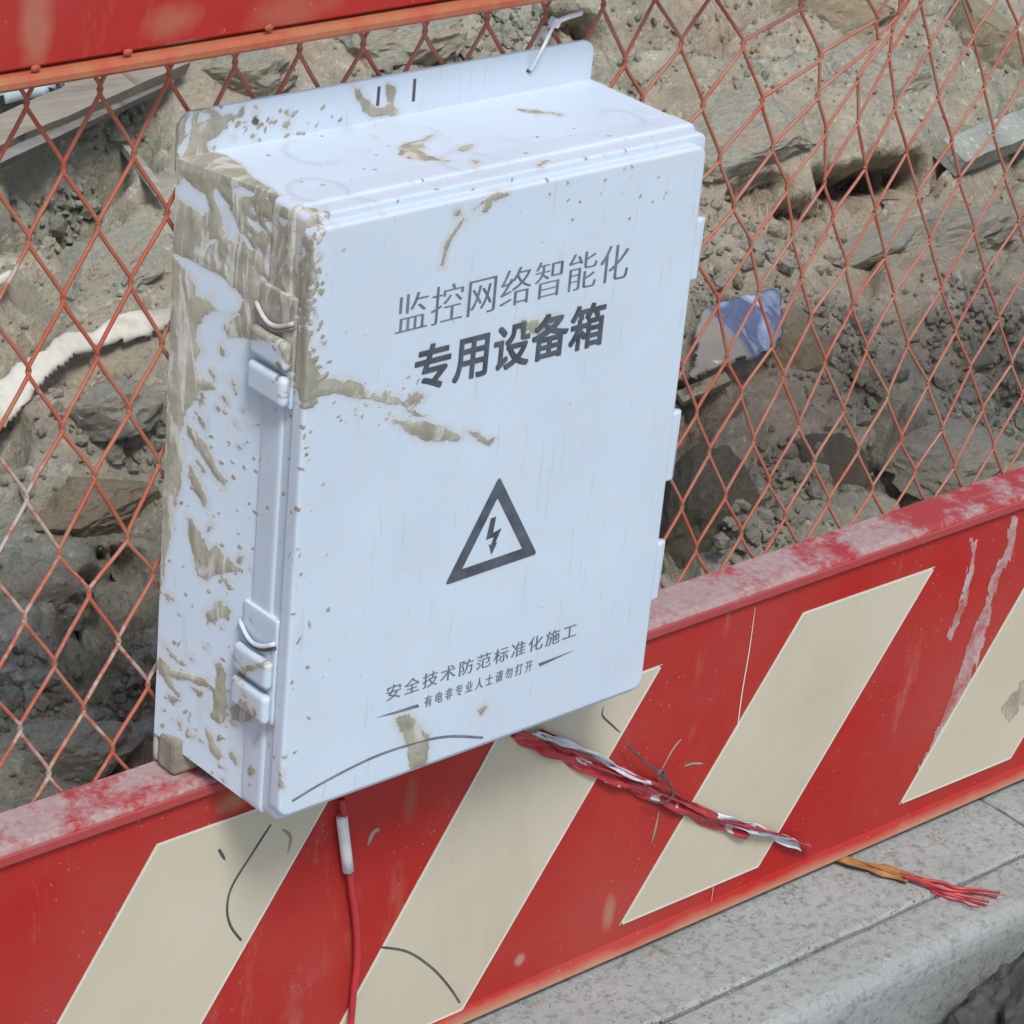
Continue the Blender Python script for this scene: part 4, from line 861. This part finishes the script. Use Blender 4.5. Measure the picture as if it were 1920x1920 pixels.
# body: five dense faces welded into one mesh
def body():
    fs = [((xl1, -.004, zb1), (xl0, YF, zb0), (xl0, YF, zt0), (xl1, -.004, zt1), .0016),     # left
          ((xl0, YF, zt0), (xr0, YF, zt0), (xr1, -.004, zt1), (xl1, -.004, zt1), .0020),      # top
          ((xr0, YF, zb0), (xr1, -.004, zb1), (xr1, -.004, zt1), (xr0, YF, zt0), .02),
          ((xl1, -.004, zb1), (xr1, -.004, zb1), (xr0, YF, zb0), (xl0, YF, zb0), .01)]
    Vs = []; Qs = []; As = []; n = 0
    for a, b, c, d, st in fs:
        V, Q, m_ = patch("x", a, b, c, d, st, None, None, st < .005)
        Vs.append(V); Qs += [[i+n for i in q] for q in Q]; As.append(m_); n += len(V)
    return mud_obj("body", np.concatenate(Vs), Qs, np.concatenate(As), M_BOX, box)
bod = body()
# flange of the body behind the lid, in two steps
V, Q, a = slab(.001, W+.012, zb0-.0015, H+.009, -D+.026, YF+.0005, .008, .003, .0028); mud_obj("body_flange", V, Q, a, M_BOX, box)
V, Q, a = slab(.0030, W+.008, zb0+.001, H+.0065, -D+.010, -D+.0255, .008, .002, .0028); mud_obj("sealing_rim", V, Q, a, M_BOX, box)
V, Q, a = slab(0, W, 0, H, -D, -D+.0125, .010, .0028, .0016); lid = mud_obj("lid", V, Q, a, M_BOX, box)
# mounting flange behind the body: runs above and below it
et = at(1112, 74, 'y', -.004)[2]
V, Q, a = slab(xl1+.001, xr1+.001, zt1-.02, et, -.0045, -.0005, .012, .0016, .0022); ear = mud_obj("mounting_flange", V, Q, a, M_BOX, box)
eb = at(300, 1447, 'y', -.004)[2]
V, Q, a = slab(xl1+.002, xr1, max(eb, ZL+.001), zb1+.02, -.0045, -.0005, .006, .0015, .004); mud_obj("mounting_flange", V, Q, np.ones(len(a))*.62, M_BOX, box)
M = MB(); 
Pb = at(312, 1420, 'y', -.006)
M.box((Pb[0]-.010, -.030, ZL+.0005), (Pb[0]+.020, -.006, zb1+.004), .004)
M.build("flange_rib", M_MUDS, box)
# slots and screw hole in the mounting flange
for (xa, ya), (xb, yb), r in (((711, 162), (708, 198), .0016), ((778, 148), (775, 190), .0016), ((992, 130), (990, 136), .0026), ((482, 222), (476, 232), .003)):
    A1 = at(xa, ya, 'y', -.0046); B1 = at(xb, yb, 'y', -.0046)
    MB().tube([A1, B1], r, 10, .2).build("slot" if r < .002 else "screw_hole", M_STEELW, ear)
# mud line marks in the seam on the lid: thin curved scratch at the foot
P = smooth_path([at(a_, b_, 'y', -D-.0002) for a_, b_ in ((548, 1502), (610, 1465), (700, 1420), (780, 1393), (840, 1381), (905, 1383))], 8)
MB().tube(P, .0013, 5, .35).build("scratch", M_INK2, lid)
# hinges on the right side of the lid
for ya, yb in ((412, 528), (775, 905), (1020, 1128)):
    def lx(y): return 1328+(y-273)*(1203-1328)/(1287-273)
    za = at(lx(ya), ya, 'y', -D)[2]; zb_ = at(lx(yb), yb, 'y', -D)[2]
    h = MB(); h.box((W-.004, -D+.0005, zb_), (W+.0075, -D+.020, za), .0022)
    hg = h.build("hinge", M_BOX, box)
    q = MB(); q.tube([(W+.0070, -D+.006, zb_+.001), (W+.0070, -D+.006, zb_+(za-zb_)*.5), (W+.0070, -D+.006, za-.001)], .0042, 10)
    q.build("hinge_pin", M_BOXP, hg, smooth=True)
# latches on the left side
def latch(y_top, y_bot, seed):
    yc = -D+.028
    def zz(py): return atp(478, py, (0, yc, 0), np.array([0, 1., 0]))[2]
    zt, zb = zz(y_top), zz(y_bot); hh = zt-zb
    xo = .0005
    def sub(name, lo, hi, bev, par):
        bm = bmesh.new(); bmesh.ops.create_cube(bm, size=1)
        for v in bm.verts: v.co = Vector([(lo[i]+hi[i])/2+v.co[i]*(hi[i]-lo[i]) for i in range(3)])
        bmesh.ops.bevel(bm, geom=bm.edges[:], offset=bev, segments=3, affect='EDGES', profile=.5)
        bmesh.ops.subdivide_edges(bm, edges=[e for e in bm.edges if e.calc_length() > .008], cuts=14, use_grid_fill=True)
        q = MB().bm(bm); V = np.array(q.V)
        a_ = mud_value(np.array([lo[0], 0, 0.]), np.array([0, 1., 0]), np.array([0, 0, 1.]), V[:, 1], V[:, 2], np.array([1., 0, 0]))
        return mud_obj(name, V, q.F, a_, M_BOX, par)
    lt = sub("latch", (xo-.0025, -D+.014, zb), (xo+.004, -D+.058, zt), .0012, box)
    sub("latch_tab", (xo-.011, -D+.014, zb+hh*.02), (xo-.002, -D+.060, zb+hh*.30), .0045, lt)
    sub("latch_tab", (xo-.0105, -D+.014, zb+hh*.36), (xo-.002, -D+.059, zb+hh*.62), .0040, lt)
    # curved grip lip at the top
    pts = [(xo-.004-.003*math.sin(math.pi*t), -D+.014+.046*t, zb+hh*(.80-.10*math.sin(math.pi*t))) for t in np.linspace(0, 1, 12)]
    MB().tube(pts, .0019, 8).build("grip", M_BOXP if seed else M_PALEMUD, lt, smooth=True)
    MB().tube([(p[0]+.001, p[1], p[2]-.0036) for p in pts], .0016, 8).build("grip_groove", M_STEELW if seed else M_MUDS, lt, smooth=True)
latch(565, 768, 0); latch(1160, 1352, 1)
# ---- print on the lid
def text_mesh(body, offset=0.0, thicken=0.0):
    cu = bpy.data.curves.new("t", 'FONT'); cu.body = body; cu.size = 1; cu.offset = offset; cu.resolution_u = 4
    o = bpy.data.objects.new("t", cu); link(o); dg = bpy.context.evaluated_depsgraph_get(); dg.update()
    me = bpy.data.meshes.new_from_object(o.evaluated_get(dg)); V = np.array([v.co[:] for v in me.vertices]); Fc = [list(p.vertices) for p in me.polygons]
    bpy.data.objects.remove(o); bpy.data.meshes.remove(me); bpy.data.curves.remove(cu); return V, Fc
def letters(string, tl, bl, tr, br, name, m, offset=0.0, vert=0.0, stretch=1.0, bold=0.0):
    "print one line so that it fills the quad measured on the photo"
    q = [xz(*p, -D) for p in (tl, bl, tr, br)]
    x0 = (q[0][0]+q[1][0])/2; x1 = (q[2][0]+q[3][0])/2
    z0 = (q[1][1]+q[3][1])/2; z1 = (q[0][1]+q[2][1])/2
    n = len(string); pitch = (x1-x0)/n; Vall = []; Fall = []; c = 0
    for i, ch in enumerate(string):
        V, Fc = text_mesh(ch, offset)
        if len(V) == 0: continue
        # every glyph sits in the same em square
        cell = x0+pitch*(i+.5); gx = V[:, 0]-.5; gz = V[:, 1]-.38
        sx = pitch*.98*stretch; sz = (z1-z0)*1.04
        sh = [(dx, 0) for dx in ([-vert, 0, vert] if vert else [0])]
        if bold: sh = [(dx, dz) for dx in (-vert, 0, vert) for dz in (-bold, 0, bold)]
        for kk, (dx, dz) in enumerate(sh):
            X = cell+gx*sx+dx*sx; Z = (z0+z1)/2+(gz+dz)*sz
            Vall.append(np.stack([X, np.full(len(X), -D-.0003-.00005*kk), Z], 1)); Fall += [[k+c for k in f] for f in Fc]; c += len(V)
    V = np.concatenate(Vall)
    return mk(name, V, Fall, m, lid)
letters("监控网络智能化", (742, 548), (737, 628), (1180, 455), (1182, 525), "lettering", M_INK2, -.018, .021)
letters("专用设备箱", (772, 652), (775, 732), (1137, 562), (1134, 650), "lettering", M_INK, .0, .022, bold=.020)
letters("安全技术防范标准化施工", (722, 1282), (720, 1314), (1084, 1170), (1082, 1196), "lettering", M_INK2, -.006, .015, .92)
letters("有电非专业人士请勿打开", (794, 1303), (793, 1324), (1000, 1238), (1000, 1260), "lettering", M_INK2, 0, .02, .80)
def flat_poly(pts, name, m, parent, dy=.0004, th=.0002):
    V, Fc = prism([xz(*p, -D) for p in pts], -D-dy, -D-dy+th); return mk(name, V, Fc, m, parent)
flat_poly([(706, 1345), (783, 1320), (786, 1325), (740, 1338)], "printed_rule", M_INK2, lid)
flat_poly([(1009, 1244), (1076, 1219), (1040, 1236), (1012, 1249)], "printed_rule", M_INK2, lid)
# warning triangle with rounded corners
def rounded(pts, r, n=5):
    out = []
    for i in range(3):
        p = pts[i]; a_ = pts[i-1]-p; b_ = pts[(i+1) % 3]-p; a_ = a_/np.linalg.norm(a_)*r; b_ = b_/np.linalg.norm(b_)*r
        for k in range(n+1):
            t = k/n; out.append(p+a_*(1-t)**2+b_*t*t)
    return out
T = [xz(936, 893, -D), xz(1006, 1038, -D), xz(834, 1097, -D)]; C = sum(T)/3
outer = rounded(T, .004); inner = rounded([C+(p-C)*.66 for p in T], .0012)
n = len(outer); V = [(p[0], -D-.0005, p[1]) for p in outer+inner]+[(p[0], -D-.0001, p[1]) for p in outer+inner]
Fc = [[i, (i+1) % n, n+(i+1) % n, n+i] for i in range(n)]+[[i, 2*n+i, 2*n+(i+1) % n, (i+1) % n] for i in range(n)]+[[n+i, n+(i+1) % n, 3*n+(i+1) % n, 3*n+i] for i in range(n)]
tri = mk("warning_triangle", V, Fc, M_INK, lid)
flat_poly([(930, 968), (920, 972), (911, 1012), (926, 1006), (920, 1022), (916, 1020), (921, 1040), (932, 1016), (928, 1018), (940, 990), (924, 999)], "lightning_bolt", M_INK, tri)

# ---------------------------------------------------------------- small things
# white zip tie through the flange and round the mesh
t = thing("cable_tie", tuple(at(1035, 45, 'y', -.006)), "white nylon cable tie fixing the box flange to the mesh at top right", "cable tie")
p0 = at(995, 132, 'y', -.007); p1 = at(1040, 42, 'y', -.010); p2 = at(1010, 72, 'y', .010); p3 = at(1092, 24, 'y', -.012)
MB().tube(smooth_path([p0, at(1018, 90, 'y', -.014), p1], 6), .0021, 6, .5).build("strap", M_TIE, t, smooth=True)
MB().tube(smooth_path([p1, at(1022, 55, 'y', .006), p2, at(1004, 85, 'y', .008)], 6), .0020, 6, .5).build("strap", M_TIE, t, smooth=True)
M = MB(); bm = bmesh.new(); bmesh.ops.create_cube(bm, size=1); bmesh.ops.bevel(bm, geom=bm.edges[:], offset=.12, segments=2)
M.bm(bm, Matrix.Translation(Vector(p1)) @ Matrix.Rotation(.5, 4, 'Y') @ Matrix.Diagonal((.008, .006, .007, 1))); M.build("tie_head", M_TIE, t)
MB().tube(smooth_path([p1, at(1065, 32, 'y', -.014), p3], 6), [.0024]*12+[.0018], 6, .5).build("tail", M_TIE, t, smooth=True)
# red cable with a white sleeve hanging below the box
t = thing("red_cable", tuple(at(655, 1640, 'y', -.055)), "thin red cable with a clear white sleeve hanging below the box", "cable")
yk = YP-.006
MB().tube(smooth_path([at(640, 1500, 'y', yk), at(645, 1530, 'y', yk), at(652, 1600, 'y', yk), at(658, 1660, 'y', yk), at(667, 1730, 'y', yk), at(669, 1800, 'y', yk), at(662, 1870, 'y', yk), at(655, 1960, 'y', yk)], 8), .0032, 10).build("cable_sheath", M_CABLE, t, smooth=True)
P = [at(a_, b_, 'y', yk-.001) for a_, b_ in ((641, 1532), (644, 1560), (649, 1600), (653, 1632))]
MB().tube(P, .0052, 10).build("sleeve", M_TIE, t, smooth=True)
# red and white tape twisted on the lower panel
def twist(name, pts, y, wpx, m, parent, turns=3, seed=0, thick=.002):
    P = smooth_path([at(a_, b_, 'y', y) for a_, b_ in pts], 10); n = len(P); rng = random.Random(seed)
    V = []; Fc = []; k = 7
    for i, p in enumerate(P):
        tt = P[min(i+1, n-1)]-P[max(i-1, 0)]; tt /= np.linalg.norm(tt); nn = np.array([0, -1., 0]); sd = np.cross(tt, nn); sd /= np.linalg.norm(sd)
        ph = turns*2*math.pi*i/n+seed; wd = wpx*.00045*(.55+.45*abs(math.cos(ph)))*(1+.05*rng.uniform(-1, 1))
        for j in range(k):
            s_ = j/(k-1)*2-1
            V.append(p+sd*s_*wd+nn*(.003*math.sin(ph+s_*2.2)+.0015*math.cos(s_*9+i*.4)+.002))
    for i in range(n-1):
        for j in range(k-1): Fc.append([i*k+j, i*k+j+1, (i+1)*k+j+1, (i+1)*k+j])
    o = mk(name, V, Fc, m, parent, smooth=True); sm = o.modifiers.new("thickness", 'SOLIDIFY'); sm.thickness = .0006; return o
t = thing("barrier_tape", tuple(at(1240, 1480, 'y', YP-.004)), "twisted red and white plastic tape across the striped panel right of the box", "tape")
twist("tape_strip", [(962, 1372), (1000, 1394), (1060, 1420), (1130, 1452), (1200, 1480), (1260, 1506), (1330, 1540), (1400, 1560)], YP-.003, 15, M_REDTAPE, t, 4, 1)
twist("tape_strip", [(1010, 1368), (1060, 1400), (1120, 1432), (1180, 1450), (1250, 1485), (1340, 1530), (1430, 1560)], YP-.006, 9, M_REDTAPE2, t, 3, 4)
twist("tape_strip", [(1340, 1530), (1400, 1548), (1450, 1566), (1500, 1586)], YP-.006, 12, M_WHITETAPE, t, 1.6, 2)
twist("tape_strip", [(1420, 1552), (1470, 1568), (1520, 1584)], YP-.008, 5, M_REDTAPE2, t, 1.0, 7)
twist("tape_strip", [(1000, 1372), (1050, 1388), (1110, 1412), (1165, 1445), (1215, 1468)], YP-.008, 7, M_WHITETAPE, t, 2.0, 9)
t = thing("tie_wire", tuple(at(1250, 1470, 'y', YP-.01)), "bent dark wire twisted round the red and white tape", "wire")
yw = YP-.012
MB().tube(smooth_path([at(a_, b_, 'y', yw) for a_, b_ in ((1175, 1395), (1205, 1425), (1235, 1448), (1255, 1468), (1262, 1490), (1245, 1505), (1215, 1500))], 6), .0012, 6).build("wire_turn", M_STEELW, t, smooth=True)
MB().tube(smooth_path([at(a_, b_, 'y', yw) for a_, b_ in ((1232, 1452), (1242, 1443), (1246, 1462), (1232, 1460))], 6), .0014, 6).build("wire_turn", M_STEELW, t, smooth=True)
# tape tail on the pavement
t = thing("tape_tail", tuple(at(1700, 1650, 'z', ZC)), "muddy orange-red tape tail lying on the pavement below the barrier", "tape")
def flat_tail(name, pts, wpx, m, seed, lift):
    P = smooth_path([at(a_, b_, 'z', ZC+lift) for a_, b_ in pts], 8); n = len(P); V = []; Fc = []; k = 6
    for i, p in enumerate(P):
        tt = P[min(i+1, n-1)]-P[max(i-1, 0)]; tt /= np.linalg.norm(tt); sd = np.cross(tt, [0, 0, 1.]); sd /= np.linalg.norm(sd); wd = wpx*.00055*(1-.25*math.sin(i*.35+seed)**2)
        for j in range(k): s_ = j/(k-1)*2-1; V.append(p+sd*s_*wd+np.array([0, 0, .0025*math.sin(s_*5+i*.3+seed)]))
    for i in range(n-1):
        for j in range(k-1): Fc.append([i*k+j, i*k+j+1, (i+1)*k+j+1, (i+1)*k+j])
    o = mk(name, V, Fc, m, t, smooth=True); sm = o.modifiers.new("thickness", 'SOLIDIFY'); sm.thickness = .0008
flat_tail("tape_strip", [(1556, 1601), (1610, 1620), (1660, 1632), (1705, 1646)], 17, M_ORANGE, 1, .006)
rt = random.Random(3)
for k, (a_, b_, r_) in enumerate((((1690, 1640), (1872, 1674), .0026), ((1692, 1644), (1868, 1682), .0024), ((1700, 1646), (1855, 1688), .0030), ((1735, 1662), (1852, 1697), .0024), ((1745, 1668), (1835, 1700), .0016), ((1700, 1638), (1885, 1680), .0010), ((1560, 1600), (1700, 1640), .0016))):
    P = [at(a_[0]+(b_[0]-a_[0])*q+rt.uniform(-3, 3), a_[1]+(b_[1]-a_[1])*q+rt.uniform(-3, 3)+4*math.sin(q*3.1), 'z', ZC+.004+.004*math.sin(q*3+k)) for q in (0, .2, .4, .6, .8, 1)]
    P = smooth_path(P, 5); n = len(P); MB().tube(P, [r_*(1-.5*(i/(n-1))**3) for i in range(n)], 6, .6).build("frayed_strand", M_REDTAPE2 if k < 6 else M_ORANGE, t, smooth=True)
